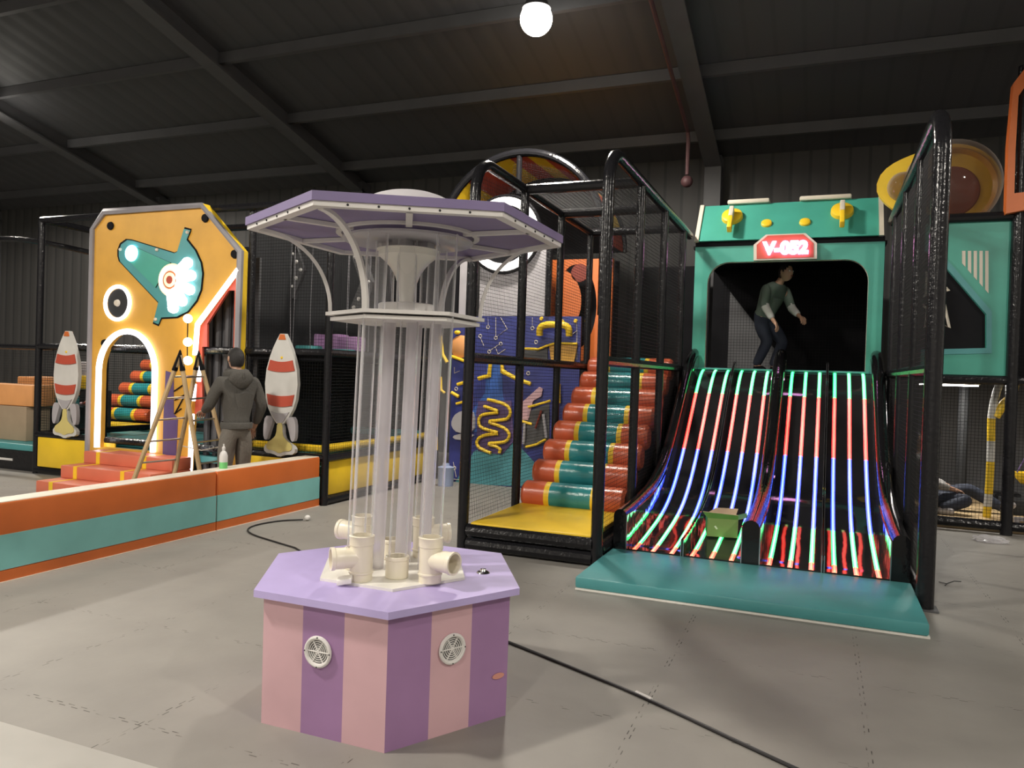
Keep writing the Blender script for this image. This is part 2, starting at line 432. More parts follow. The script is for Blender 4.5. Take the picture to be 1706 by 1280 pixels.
# ================================================================== low striped barrier
XW = -5.09
def barrier(y0, y1, label):
    t = thing('barrier_wall', (XW-.1, (y0+y1)/2, 0), label, 'barrier', None)
    MB().box((XW-.2, y0, .075), (XW, y1, .545), 'orange', .02).build('foam_core', t)
    MB().box((XW-.19, y0+.004, .085), (XW+.0025, y1-.004, .325), 'aqua').build('stripe', t, 'aqua stripe')
    MB().box((XW-.2, y0, .003), (XW+.001, y1, .08), 'orange').build('lower_stripe', t)
    MB().box((XW-.195, y0+.01, .532), (XW-.012, y1-.01, .5475), 'cream', .004).build('cap', t, 'pale grey top')
    MB().box((XW-.2, y0, 0), (XW+.012, y1, .006), 'cream').build('base_strip', t)
barrier(1.2, 5.5, 'nearer length of the orange and aqua striped low wall at the left edge')
barrier(5.51, 7.06, 'farther length of the orange and aqua striped low wall, below the standing man')

# ================================================================== left play frame
YF, XL, XR, TZ = 7.12, -9.66, -5.07, 3.36
FR = thing('play_frame', (-7.4, YF, 0), 'big black tube play frame with nets, behind the yellow arch panel', 'play frame')
PR = .043
def post(x, y, z0, z1, parent, r=PR, top=None):
    MB().cyl((x, y, z0), top or (x, y, z1), r, 'black_vinyl', 12).build('post', parent)
def rail(a, bb, parent, r=.045, m='black_vinyl'): MB().cyl(a, bb, r, m, 10).build('rail', parent)
for x, y in ((XL, YF), (XR, YF), (-6.2, YF+.05), (XL, 8.15), (XL, 9.75), (-8.3, 9.75), (-6.2, 9.75), (XR, 8.3), (XR, 9.75)):
    post(x, y, 0, TZ, FR)
for z in (TZ, 1.69, .52):
    rail((XL, YF, z), (XR, YF, z), FR); rail((XR, YF, z), (XR, 9.75, z), FR); rail((XL, YF, z), (XL, 9.75, z), FR)
    rail((XL, 9.75, z), (XR, 9.75, z), FR)
rail((XL, YF, .05), (XR, YF, .05), FR); rail((XR, YF, .05), (XR, 9.75, .05), FR, .05)
rail((XL, 8.15, TZ), (-5.1, 8.15, TZ), FR)
for a, c in (((XL+.06, YF, 0), (-8.56, YF, 0)),):
    MB().net((a[0], YF, .56), (c[0], YF, .56), (c[0], YF, 1.66), (a[0], YF, 1.66)).build('net', FR)
MB().net((XR-.06, YF, .56), (-6.15, YF, .56), (-6.15, YF, 1.66), (XR-.06, YF, 1.66)).build('net', FR)
MB().net((XR-.06, YF, 1.73), (-6.15, YF, 1.73), (-6.15, YF, 3.32), (XR-.06, YF, 3.32)).build('net', FR)
MB().net((XR, YF+.06, .56), (XR, 9.7, .56), (XR, 9.7, 1.66), (XR, YF+.06, 1.66)).build('net', FR)
MB().net((XR, YF+.06, 1.73), (XR, 9.7, 1.73), (XR, 9.7, 3.32), (XR, YF+.06, 3.32)).build('net', FR)
MB().net((XL, YF+.06, .56), (XL, 9.7, .56), (XL, 9.7, 1.66), (XL, YF+.06, 1.66)).build('net', FR)
MB().box((XL+.07, YF-.04, .1), (-8.2, YF-.015, .49), 'yellow', .01).build('skirt_panel', FR, 'yellow padded skirt left of the arch')
MB().box((-6.15, YF-.04, .1), (XR-.06, YF-.015, .49), 'yellow', .01).build('skirt_panel', FR, 'yellow padded skirt right of the arch')
MB().box((XR-.03, YF+.07, .1), (XR+.0, 9.7, .485), 'yellow', .01).build('skirt_panel', FR, 'yellow padded skirt along the right side')
MB().box((XL+.05, YF+.05, .34), (XR-.05, 9.7, .42), 'teal', .01).build('deck_mat', FR, 'teal padded lower deck')
MB().box((-6.25, YF+.03, 1.60), (XR-.04, 9.7, 1.67), 'black_matt').build('upper_deck', FR)
MB().box((-6.3, 9.62, .42), (XR-.02, 9.66, 3.3), 'black_matt').build('back_panel', FR)
MB().box((-6.3, 7.3, .42), (-6.27, 9.62, 3.2), 'dark_grey').build('side_panel', FR)
rail((XR-.1, YF+.1, .61), (XR-.1, 9.7, .61), FR, .05, 'yellow')
rail((-6.2, YF+.16, .60), (XR-.08, YF+.16, .60), FR, .045, 'yellow')
rail((-9.4, 9.45, .64), (XR-.1, 9.45, .64), FR, .055, 'teal')
rail((-6.2, 8.4, .58), (-5.2, 8.4, .58), FR, .045, 'black_vinyl')
rail((-9.2, 7.32, .46), (-5.2, 7.32, .46), FR, .05, 'teal')
# hanging things on the upper floor
def chevron(px, py, y, label):
    c = at(px, py, y=y); b = MB(); s = .36; w = .12
    P = [(-.15, s), (.02, s), (.17, 0), (.02, -s), (-.15, -s), (0, 0)]
    t = thing('hanging_chevron', (c.x, c.y, c.z-s), label, 'hanging decoration', 'hanging chevrons')
    b.plate([(c.x+a, c.y, c.z+z) for a, z in P], [], (0, .06, 0), 'mid_grey'); b.build('board', t)
    for i in range(7):
        f = i/3-1; q = (c.x-.08+.20*(1-abs(f))+.0, c.y-.001, c.z - f*s*.86)
        MB().lathe([(0, .022), (.018, .018), (.026, 0)], q, 'white_paint', 10, axis=(0, -1, 0)).build('stud', t)
    MB().cyl((c.x, c.y+.03, c.z+s), (c.x, c.y+.03, 3.32), .004, 'net', 6).build('cord', t)
chevron(488, 450, 8.0, 'dark grey hanging chevron with a row of white studs, left of the canopy arms')
chevron(600, 470, 8.0, 'dark grey hanging chevron partly behind the canopy arm')
for i in range(13):
    x = -6.1 + i*.083 + random.uniform(-.02, .02); y = random.uniform(7.6, 9.2)
    b = MB(); pts = [(x + random.uniform(-.015, .015), y, 3.3 - k*.4) for k in range(5)]
    b.tube(smooth(pts, 1), .004, 'grey_edge', 5)
    solo(b, 'dangling_rope', (x, y, 1.7), 'thin pale cord hanging in the net bay right of the yellow arch', 'cord', 'pale cords of the upper net bay')
for i, (px, w, h, m, lb) in enumerate(((515, .26, .13, 'teal', 'teal soft block on the upper deck behind the right rocket'), (527, .22, .3, 'mauve', 'mauve soft block at the back of the upper deck'),
                                     (565, .16, .3, 'mauve', 'narrow mauve soft block on the upper deck left of the machine tubes'), (585, .3, .27, 'mauve', 'wide mauve soft block on the upper deck behind the machine tubes'),
                                     (562, .44, .09, 'teal', 'flat teal soft block at the edge of the upper deck'), (442, .22, .06, 'red', 'flat red soft block on the upper deck beside the man'))):
    y = 8.6 if m == 'mauve' else 8.15
    c = at(px, 575, y=y)
    solo(MB().box((c.x-w/2, y-.12, 1.672), (c.x+w/2, y+.12, 1.672+h), m, .02), 'soft_block', (c.x, y, 1.672), lb, 'soft block', 'soft blocks on the upper deck')

# ---------------- rolling stair seen through the arch
RS = thing('roller_staircase', (-11.7, 11.2, 0), 'orange and teal roller staircase seen through the glowing arch', 'roller staircase')
def roller(x0, x1, y, z, r, parent, bands=None):
    """padded roller with coloured bands along its length"""
    L = x1-x0; bands = bands or ((0, .25, 'orange_roll'), (.25, .32, 'yellow'), (.32, .68, 'teal_roll'), (.68, .75, 'yellow'), (.75, 1, 'orange_roll'))
    b = MB(); prof = [(0, 0), (r*.8, 0), (r, .03)]; ms = [bands[0][2]]*2
    for i, (a, c, m) in enumerate(bands):
        e = c*L if i < len(bands)-1 else L-.03
        prof.append((r, e)); ms.append(m)
    prof += [(r*.8, L), (0, L)]; ms += [bands[-1][2]]*2
    b.lathe(prof, (x0, y, z), 'orange_roll', 24, axis=(1, 0, 0), ms=ms)
    return b.build('roller', parent)
for k in range(5):
    c = at((222, 232, 250, 268, 284)[k], (691, 669, 649, 629, 610)[k], y=10.5+.31*k)
    roller(c.x-.72, c.x+.42, c.y, c.z, .115, RS)
b = MB()
for k in range(5):
    c = at((222, 232, 250, 268, 284)[k], (691, 669, 649, 629, 610)[k], y=10.5+.31*k)
    b.box((c.x-.7, c.y-.02, 0), (c.x+.4, c.y+.2, c.z-.08), 'black_matt')
b.build('stair_base', RS)
c = at(205, 712, y=10.0)
solo(MB().box((c.x-.6, 9.85, 0), (c.x+1.2, 10.3, c.z), 'teal', .02).box((c.x-.62, 9.83, c.z), (c.x+1.22, 10.32, c.z+.06), 'yellow', .02), 'landing_pad', (c.x, 10.1, 0), 'yellow edged landing pad in front of the roller stairs inside the arch', 'landing pad')

# ---------------- deck and boxes at far left
DX0, DX1, DY = -13.5, XL-.08, 7.16
LD = thing('side_deck', (-11.5, DY, 0), 'low teal padded deck at the left edge of the picture', 'deck')
MB().box((DX0, DY, .27), (DX1, 9.6, .36), 'teal', .02).build('deck_mat', LD)
MB().box((DX0, DY+.02, 0), (DX1, 9.6, .268), 'black_vinyl').build('base', LD)
MB().box((-10.6, DY+.012, .12), (-10.2, DY+.02, .15), 'white_paint').build('paper_tag', LD)
LF = thing('corner_cage', (-11.4, 8.5, 0), 'black tube frame with a bent top rail at the far left edge', 'play frame')
b = MB().tube(smooth([(-13.3, 7.6, 3.24), (-11.0, 7.5, 3.24), (-10.4, 7.6, 3.2), (XL-.1, 8.3, 3.05)], 2), .04, 'black_vinyl', 10); b.build('rail', LF)
post(-13.2, 7.6, .362, 3.2, LF); MB().cyl((-13.2, 7.4, 1.68), (XL-.1, 7.4, 1.68), .04, 'black_vinyl', 10).build('rail', LF)
MB().net((-13.2, 7.6, .4), (XL-.1, 7.6, .4), (XL-.1, 7.6, 1.66), (-13.2, 7.6, 1.66)).build('net', LF)
b = MB(); b.box((-11.6, 7.42, .362), (-10.29, 7.78, .845), 'card', .008); b.box((-11.5, 7.56, .84), (-10.35, 7.63, .848), 'tan_card')
solo(b, 'cardboard_box', (-10.9, 7.6, .362), 'large brown cardboard box on the teal deck behind the net', 'box')
solo(MB().box((-11.6, 7.43, .849), (-10.20, 7.80, 1.15), 'foam_orange', .02), 'foam_slab', (-10.9, 7.6, .849), 'wide orange foam slab lying on the cardboard box', 'foam slab')
q = at(88, 660, y=8.0)
solo(MB().box((q.x-.75, 8.0, .362), (q.x, 8.45, .80), 'dark_grey', .01), 'crate', (q.x-.4, 8.2, .362), 'dark crate under a teal pad, right of the cardboard box', 'crate')
solo(MB().box((q.x-.75, 8.0, .801), (q.x, 8.45, q.z-.01), 'teal', .02), 'foam_pad', (q.x-.4, 8.2, .801), 'teal foam pad between the dark crate and the orange block', 'foam pad')
solo(MB().box((q.x-.78, 8.0, q.z), (q.x+.01, 8.45, q.z+.27), 'foam_orange', .02), 'foam_slab', (q.x-.4, 8.2, q.z), 'orange foam block topmost of the stack behind the corner post', 'foam slab')
t = thing('toy_rack', (-11.2, 8.9, .362), 'small black toy rack with a yellow panel between left rocket and arch', 'rack')
c = at(150, 660, y=8.9)
MB().box((c.x-.22, 8.75, .362), (c.x+.25, 9.1, 1.05), 'dark_grey', .02).build('cabinet', t)
MB().box((c.x-.18, 8.73, 1.07), (c.x+.15, 8.77, 1.28), 'yellow', .01).build('panel', t, 'yellow panel')
MB().box((c.x-.1, 8.75, 1.05), (c.x+.1, 8.9, 1.5), 'grey_fin', .02).build('head_unit', t)
for k in range(3): MB().ico((c.x-.08+k*.1, 8.74, .8+.02*k), .045, ('white_paint', 'pink', 'red')[k], 2).build('ball', t)

# ================================================================== yellow arch panel
GY = 7.0
def G(px, py, y=GY): return at(px, py, y=y)
GA = thing('arch_panel', (-7.4, GY, 0), 'tall yellow entrance panel with a glowing arch and a teal ray gun emblem', 'entrance panel')
zb = .02
archc = Vector((-7.91, GY, 1.40)); AR = .475
hole = [Vector((archc.x+AR, GY, .44))] + [Vector((archc.x+AR*math.cos(a), GY, archc.z+AR*1.06*math.sin(a))) for a in [PI*i/20 for i in range(21)]] + [Vector((archc.x-AR, GY, .44))]
outer = [Vector((-8.57, GY, zb)), Vector((-8.57, GY, 3.17)), Vector((-8.36, GY, 3.38)), Vector((-6.80, GY, 3.38)), Vector((-6.215, GY, 2.82)), Vector((-6.215, GY, zb))]
door = [G(396, 452), G(328, 545), G(322, 640), Vector((-6.93, GY, .1)), Vector((-6.28, GY, .1)), Vector((-6.28, GY, 2.6))]
MB().plate(outer, [hole, door], (0, .09, 0), 'gate_yellow').build('panel', GA)
# grey edging as a swept strip
MB().tube([Vector((-8.56, GY-.012, zb))] + [Vector(p) + Vector((0, -.012, 0)) for p in outer[1:5]] + [Vector((-6.225, GY-.012, 1.0))], .034, 'grey_edge', 6).build('edging', GA, 'grey edging')
MB().plate([(-6.80, GY-.02, 3.38), (-6.215, GY-.02, 2.82), (-6.215, GY-.02, .9), (-6.195, GY-.02, .9), (-6.195, GY-.02, 2.83), (-6.78, GY-.02, 3.40)], [], (0, .11, 0), 'yellow').build('edge_strip', GA, 'bright yellow right edge')
for px, py in ((182, 376), (340, 363), (389, 423), (172, 572)):
    q = G(px, py, GY-.03); MB().lathe([(0, .02), (.045, .018), (.052, 0)], q + Vector((0, .02, 0)), 'black_matt', 16, axis=(0, -1, 0)).build('bolt_cap', GA)
# arch neon
MB().tube([(archc.x-AR+.01, GY-.03, .44)] + [(archc.x-(AR-.01)*math.cos(a), GY-.03, archc.z+(AR-.01)*1.06*math.sin(a)) for a in [PI*i/24 for i in range(25)]] + [(archc.x+AR-.01, GY-.03, .44)], .034, 'led_white', 8).build('arch_light', GA, 'white neon arch')
# porthole
pc = G(195.5, 505, GY-.02)
MB().tube(circ(pc, .205, 32), .022, 'led_white', 8, closed=True).build('ring_light', GA, 'white neon ring')
MB().lathe([(0, .012), (.17, .012), (.18, 0)], pc + Vector((0, .015, 0)), 'dark_grey', 28, axis=(0, -1, 0)).build('porthole', GA)
MB().lathe([(0, .03), (.035, .025), (.045, 0)], pc + Vector((0, .003, 0)), 'cream', 14, axis=(0, -1, 0)).build('hub', GA)
# diagonal + vertical neon of the side door
MB().tube([G(397, 449, GY-.03), G(329, 541, GY-.03), G(325, 592, GY-.03)], .03, 'led_white', 8).build('door_light', GA, 'white neon beside the dark doorway')
MB().tube([G(332, 606, GY-.03), G(331, 636, GY-.03)], .026, 'led_white', 8).build('door_light', GA)
MB().tube([G(324, 640, GY-.03), G(322, 668, GY-.03)], .026, 'led_white', 8).build('door_light', GA)
MB().tube([G(320, 690, GY-.03), G(316, 800, GY-.03)], .028, 'led_white', 8).build('door_light', GA)
MB().plate([G(395, 458, GY+.05), G(329, 548, GY+.05), G(323, 640, GY+.05), G(321, 690, GY+.05), G(337, 690, GY+.05), G(337, 578, GY+.05), G(345, 578, GY+.05), G(345, 540, GY+.05), G(381, 484, GY+.05), G(394, 484, GY+.05)], [], (0, .03, 0), 'red').build('door_lining', GA, 'orange red door lining')
MB().plate([G(394, 484, GY+.05), G(391, 484, GY+.05), G(388, 600, GY+.05), G(392, 600, GY+.05)], [], (0, .03, 0), 'red').build('door_lining', GA)
b = MB(); b.box((-6.95, GY+.3, .1), (-6.2, GY+.33, 2.8), 'mid_grey')
for k in range(5): b.cyl((-6.9+k*.14, GY+.27, .1), (-6.9+k*.14, GY+.27, 2.7), .04, 'mid_grey', 8)
b.build('door_curtain', GA, 'dark grey strip curtain in the side doorway')
# purple zigzag pattern below the emblem
MB().plate([G(276, 618, GY-.008), G(289, 622, GY-.008), G(289, 690, GY-.008), G(296, 697, GY-.008), G(293, 760, GY-.008), G(289, 800, GY-.008), G(270, 800, GY-.008), G(272, 700, GY-.008)], [], (0, .007, 0), 'purple').build('purple_patch', GA, 'purple patch right of the arch')
MB().tube([G(290, 652, GY-.01), G(306, 641, GY-.01), G(308, 658, GY-.01), G(291, 667, GY-.01)], .008, 'black_matt', 5).tube([G(308, 658, GY-.01), G(306, 662, GY-.01), G(291, 690, GY-.01), G(302, 681, GY-.01)], .008, 'black_matt', 5).build('zigzag_line', GA, 'black zigzag line')
# ray gun emblem
def E(x, y, d=GY-.02): return G(140+x/5.564, 330+y/5.564, d)
bodyP = smooth([(322, 500), (340, 430), (400, 388)], 1) if False else [(322, 540), (322, 490), (345, 430), (400, 390), (450, 395), (835, 512), (862, 500), (925, 285), (985, 300), (950, 388), (1030, 490), (1080, 600), (1095, 700), (1080, 850), (1040, 950), (960, 1050), (860, 1100), (715, 1108), (690, 1172), (640, 1150), (660, 1080), (688, 965), (335, 590)]
EM = MB(); EM.plate([E(x, y) for x, y in bodyP], [], (0, .02, 0), 'teal', 'black_matt'); EM = EM.build('ray_gun', GA, 'teal ray gun emblem')
cx, cy = 730, 730
MB().plate([E(cx+(x-cx)*1.035, cy+(y-cy)*1.035, GY-.01) for x, y in bodyP], [], (0, .009, 0), 'black_matt').build('outline', EM)
MB().plate([E(440, 440, GY-.035), E(800, 600, GY-.035), E(660, 830, GY-.035), E(395, 565, GY-.035)], [], (0, .015, 0), 'green_teal', 'black_matt').build('barrel', EM)
q = E(440, 512, GY-.04); MB().ico(q, .10, 'led_cyan', 3, (1, .35, 1)).build('muzzle_lamp', EM, 'glowing cyan muzzle lamp')
q = E(800, 760, GY-.045)
MB().lathe([(0, .0), (.19, 0), (.20, -.02)], q, 'led_amber', 36, axis=(0, -1, 0)).build('target', EM, 'glowing target rings')
for r_, d_, m_ in ((.165, .006, 'cream'), (.105, .010, 'orange'), (.088, .014, 'led_amber'), (.048, .018, 'red')):
    MB().lathe([(0, d_), (r_, d_), (r_, 0)], q, m_, 32, axis=(0, -1, 0)).build('ring', EM)
MB().tube(circ(q + Vector((0, -.006, 0)), .145, 32), .02, 'led_white', 6, closed=True).build('ring_light', EM)
for x, y in ((958, 600), (990, 718), (978, 850), (908, 955), (828, 1020)):
    a = E(x, y, GY-.05); d = (q-a)*.55
    MB().tube([a, a+d*.5, a+d], .062, 'led_white', 10).ico(a, .066, 'led_white', 2).build('bulb', EM)
for x, y in ((958, 318), (662, 1125), (338, 478), (675, 480)):
    MB().ico(E(x, y, GY-.025), .022, 'cream', 2).build('bolt', EM)
# three warm bulbs on a wire
for px, py in ((313, 531), (313, 570), (313, 601)):
    MB().ico(G(px, py, GY-.1), .052, 'led_warm', 3).build('warm_bulb', GA)
MB().tube([G(313, 531, GY-.1), G(312, 570, GY-.1), G(312, 601, GY-.1)], .007, 'black_matt', 5).build('bulb_wire', GA)

# orange steps
ST = thing('foam_steps', (-7.5, 6.5, 0), 'three coral foam steps with yellow bands leading up to the arch', 'steps')
for k, (z1, z0, y0) in enumerate(((.43, .287, 6.66), (.287, .143, 6.36), (.143, .0, 6.06))):
    b = MB(); b.box((-8.22, y0, z0), (-6.82, 6.95, z1), 'coral', .012)
    for x in (-7.98, -7.24): b.box((x-.03, y0-.002, z0+.004), (x+.03, 6.94, z1+.0015), 'yellow')
    b.build('step', ST)

# rockets
def rocket(cx, zb, y, label):
    t = thing('rocket_cutout', (cx, y, zb), label, 'rocket sign', 'rocket cutouts on the play frame')
    W = lambda px, py: (cx+(px-467)*.0083, y, zb+(762-py)*.00673)
    prof = [(556, 4), (566, 9), (580, 15), (595, 20), (615, 25), (640, 27), (665, 25), (680, 21), (695, 14), (706, 6)]
    out = [W(467-w, p) for p, w in prof] + [W(467+w, p) for p, w in reversed(prof)]
    MB().plate(out, [], (0, .05, 0), 'rocket_white').build('hull', t)
    def band(p0, p1, m, nm, lb):
        def wd(p):
            for (a, wa), (c, wc) in zip(prof, prof[1:]):
                if a <= p <= c: return wa + (wc-wa)*(p-a)/(c-a)
            return prof[-1][1]
        n = 6; top = []; bot = []
        for i in range(n+1):
            f = i/n*2-1
            top.append(W(467 + f*(wd(p0)-3), p0 + 3*(1-f*f))); bot.append(W(467 + f*(wd(p1)-3), p1 + 3*(1-f*f)))
        o = [Vector(q) + Vector((0, -.012, 0)) for q in top + bot[::-1]]
        MB().plate(o, [], (0, .012, 0), m).build(nm, t, lb)
    band(600, 617, 'red', 'band', 'upper red band'); band(657, 675, 'red', 'band', 'lower red band')
    band(686, 702, 'grey_fin', 'nozzle', 'grey nozzle')
    MB().plate([Vector(W(467+a, p)) + Vector((0, -.008, 0)) for a, p in ((-3.5, 557), (3.5, 557), (6, 566), (-6, 566))], [], (0, .07, 0), 'orange').build('nose', t, 'orange nose')
    for sgn in (-1, 1):
        o = smooth([W(467+sgn*a, p) for a, p in ((15, 694), (24, 694), (27, 712), (26, 733), (20, 735), (17, 722), (13, 708), (11, 700))], 1, True)
        MB().plate([Vector(p) + Vector((0, -.01, 0)) for p in o], [], (0, .05, 0), 'grey_fin').build('fin', t, 'grey fin')
    o = smooth([W(467+a, p) for a, p in ((-5, 706), (5, 706), (6, 728), (14, 737), (26, 744), (25, 756), (10, 757), (0, 762), (-10, 757), (-25, 756), (-26, 744), (-14, 737), (-6, 728))], 1, True)
    MB().plate(o, [], (0, .05, 0), 'rocket_white').build('flame_board', t, 'cream flame board')
    o2 = [Vector((cx+(p.x-cx)*.82, y-.008, zb+.04+(p.z-zb)*.93)) for p in map(Vector, o)]
    MB().plate(o2, [], (0, .008, 0), 'flame').build('flame', t, 'yellow flame')
    MB().ico(W(467, 596), .018, 'yellow', 1).build('bolt', t)
    return t
rocket(-5.62, .505, 7.022, 'red and white rocket board on the net, right of the standing man')
rocket(-9.02, .505, 7.022, 'red and white rocket board on the net, left of the yellow arch')

# ================================================================== people
def skin_mesh(nodes, edges, root, m, sub=2):
    """one continuous skinned surface grown on a skeleton of joints with radii"""
    me = bpy.data.meshes.new('tmp'); keys = list(nodes)
    me.from_pydata([nodes[k][0] for k in keys], [(keys.index(a), keys.index(c)) for a, c in edges], [])
    o = bpy.data.objects.new('tmp', me); COL.objects.link(o)
    md = o.modifiers.new('skin', 'SKIN'); md.use_smooth_shade = True; md.branch_smoothing = .4
    lay = me.skin_vertices[0].data if me.skin_vertices else None
    if lay is None:
        me.attributes.new('x', 'FLOAT', 'POINT')
    for i, k in enumerate(keys):
        r = nodes[k][1]; lay[i].radius = (r, r) if not isinstance(r, tuple) else r
        lay[i].use_root = (k == root)
    ss = o.modifiers.new('sub', 'SUBSURF'); ss.levels = sub; ss.render_levels = sub
    dg = bpy.context.evaluated_depsgraph_get(); dg.update()
    out = bpy.data.meshes.new_from_object(o.evaluated_get(dg))
    bpy.data.objects.remove(o); bpy.data.meshes.remove(me)
    b = MB(); b.bm.from_mesh(out); bpy.data.meshes.remove(out)
    i = b.mi(m)
    for f in b.bm.faces: f.material_index = i
    return b
def head_into(b, c, face, m='skin', h=.23, tilt=0.):
    """head with brow, nose, chin, ears added to a body mesh; face is the looking direction"""
    f = Vector(face).normalized(); s = Vector((0, 0, 1)).cross(f).normalized(); u = f.cross(s)
    q = bmesh.ops.create_uvsphere(b.bm, u_segments=20, v_segments=14, radius=1.); c = Vector(c)
    for v in q['verts']:
        x, y, z = v.co
        w = .076*(1-.22*max(0, -z)); d = .094*(1-.12*max(0, -z))
        lx, ly, lz = x*w, y*d, z*h/2
        if y > .55 and abs(x) < .28 and -.35 < z < .12: ly += .022*(1-abs(x)/.28)*(1 if z < -.05 else .6)
        if y > .3 and z < -.6: ly += .012
        if y > .6 and .05 < z < .3 and abs(x) > .2: ly -= .008
        v.co = c + s*lx + f*ly + u*lz
    i = b.mi(m)
    for fc in set(fc for v in q['verts'] for fc in v.link_faces): fc.material_index = i
    for sg in (-1, 1):
        qq = bmesh.ops.create_icosphere(b.bm, subdivisions=2, radius=1.)
        for v in qq['verts']: v.co = c + s*(sg*.078 + v.co.x*.012) + f*(-.008+v.co.y*.02) + u*(v.co.z*.033)
        for fc in set(fc for v in qq['verts'] for fc in v.link_faces): fc.material_index = i
        b.ico(c + s*(sg*.031) + f*.083 + u*.012, .011, 'white_paint', 2); b.ico(c + s*(sg*.031) + f*.091 + u*.012, .006, 'black_matt', 1)
    b.obox(c + f*.092 - u*.052, s*.022, f*.004, u*.004, 'dark_red')
    return s, u
def hair_cap(c, face, h=.23, k=1.07, front=.35):
    f = Vector(face).normalized(); s = Vector((0, 0, 1)).cross(f).normalized(); u = f.cross(s)
    b = MB(); q = bmesh.ops.create_uvsphere(b.bm, u_segments=20, v_segments=14, radius=1.)
    kill = []
    for v in q['verts']:
        x, y, z = v.co
        lo = -.62 if y < -.1 else (-.25 if y < .15 else (-.25 + (y-.15)*1.2))
        if z < lo - .12: kill.append(v)
        v.co = Vector(c) + s*(x*.079*k) + f*(y*.096*k - .004) + u*(z*h/2*k)
    i = b.mi('hair')
    for fc in b.bm.faces: fc.material_index = i
    bmesh.ops.delete(b.bm, geom=kill, context='VERTS')
    return b
def hand_nodes(nd, ed, wrist_key, wrist, d, palmn, pre, curl=.6):
    """palm plus four unequal fingers and a thumb rooted at the side of the palm"""
    d = Vector(d).normalized(); pn = Vector(palmn).normalized(); sd = d.cross(pn).normalized()
    w = Vector(wrist); pk = pre+'palm'; nd[pk] = (w + d*.055, (.034, .017)); ed.append((wrist_key, pk))
    for i, (off, L) in enumerate(((.030, .068), (.011, .078), (-.009, .072), (-.028, .055))):
        a = w + d*.095 + sd*off; bdir = (d + pn*curl).normalized(); cdir = (d*.4 + pn*curl*1.6).normalized()
        nd[pre+'f%da' % i] = (a, .0095); nd[pre+'f%db' % i] = (a + bdir*L*.5, .0085); nd[pre+'f%dc' % i] = (a + bdir*L*.5 + cdir*L*.5, .0075)
        ed += [(pk, pre+'f%da' % i), (pre+'f%da' % i, pre+'f%db' % i), (pre+'f%db' % i, pre+'f%dc' % i)]
    t0 = w + d*.035 + sd*.035; nd[pre+'t0'] = (t0, .011); nd[pre+'t1'] = (t0 + (d*.7+sd*.6+pn*.3).normalized()*.035, .010)
    nd[pre+'t2'] = (t0 + (d*.7+sd*.6+pn*.3).normalized()*.035 + (d*.9+pn*.5).normalized()*.028, .0085)
    ed += [(pk, pre+'t0'), (pre+'t0', pre+'t1'), (pre+'t1', pre+'t2')]
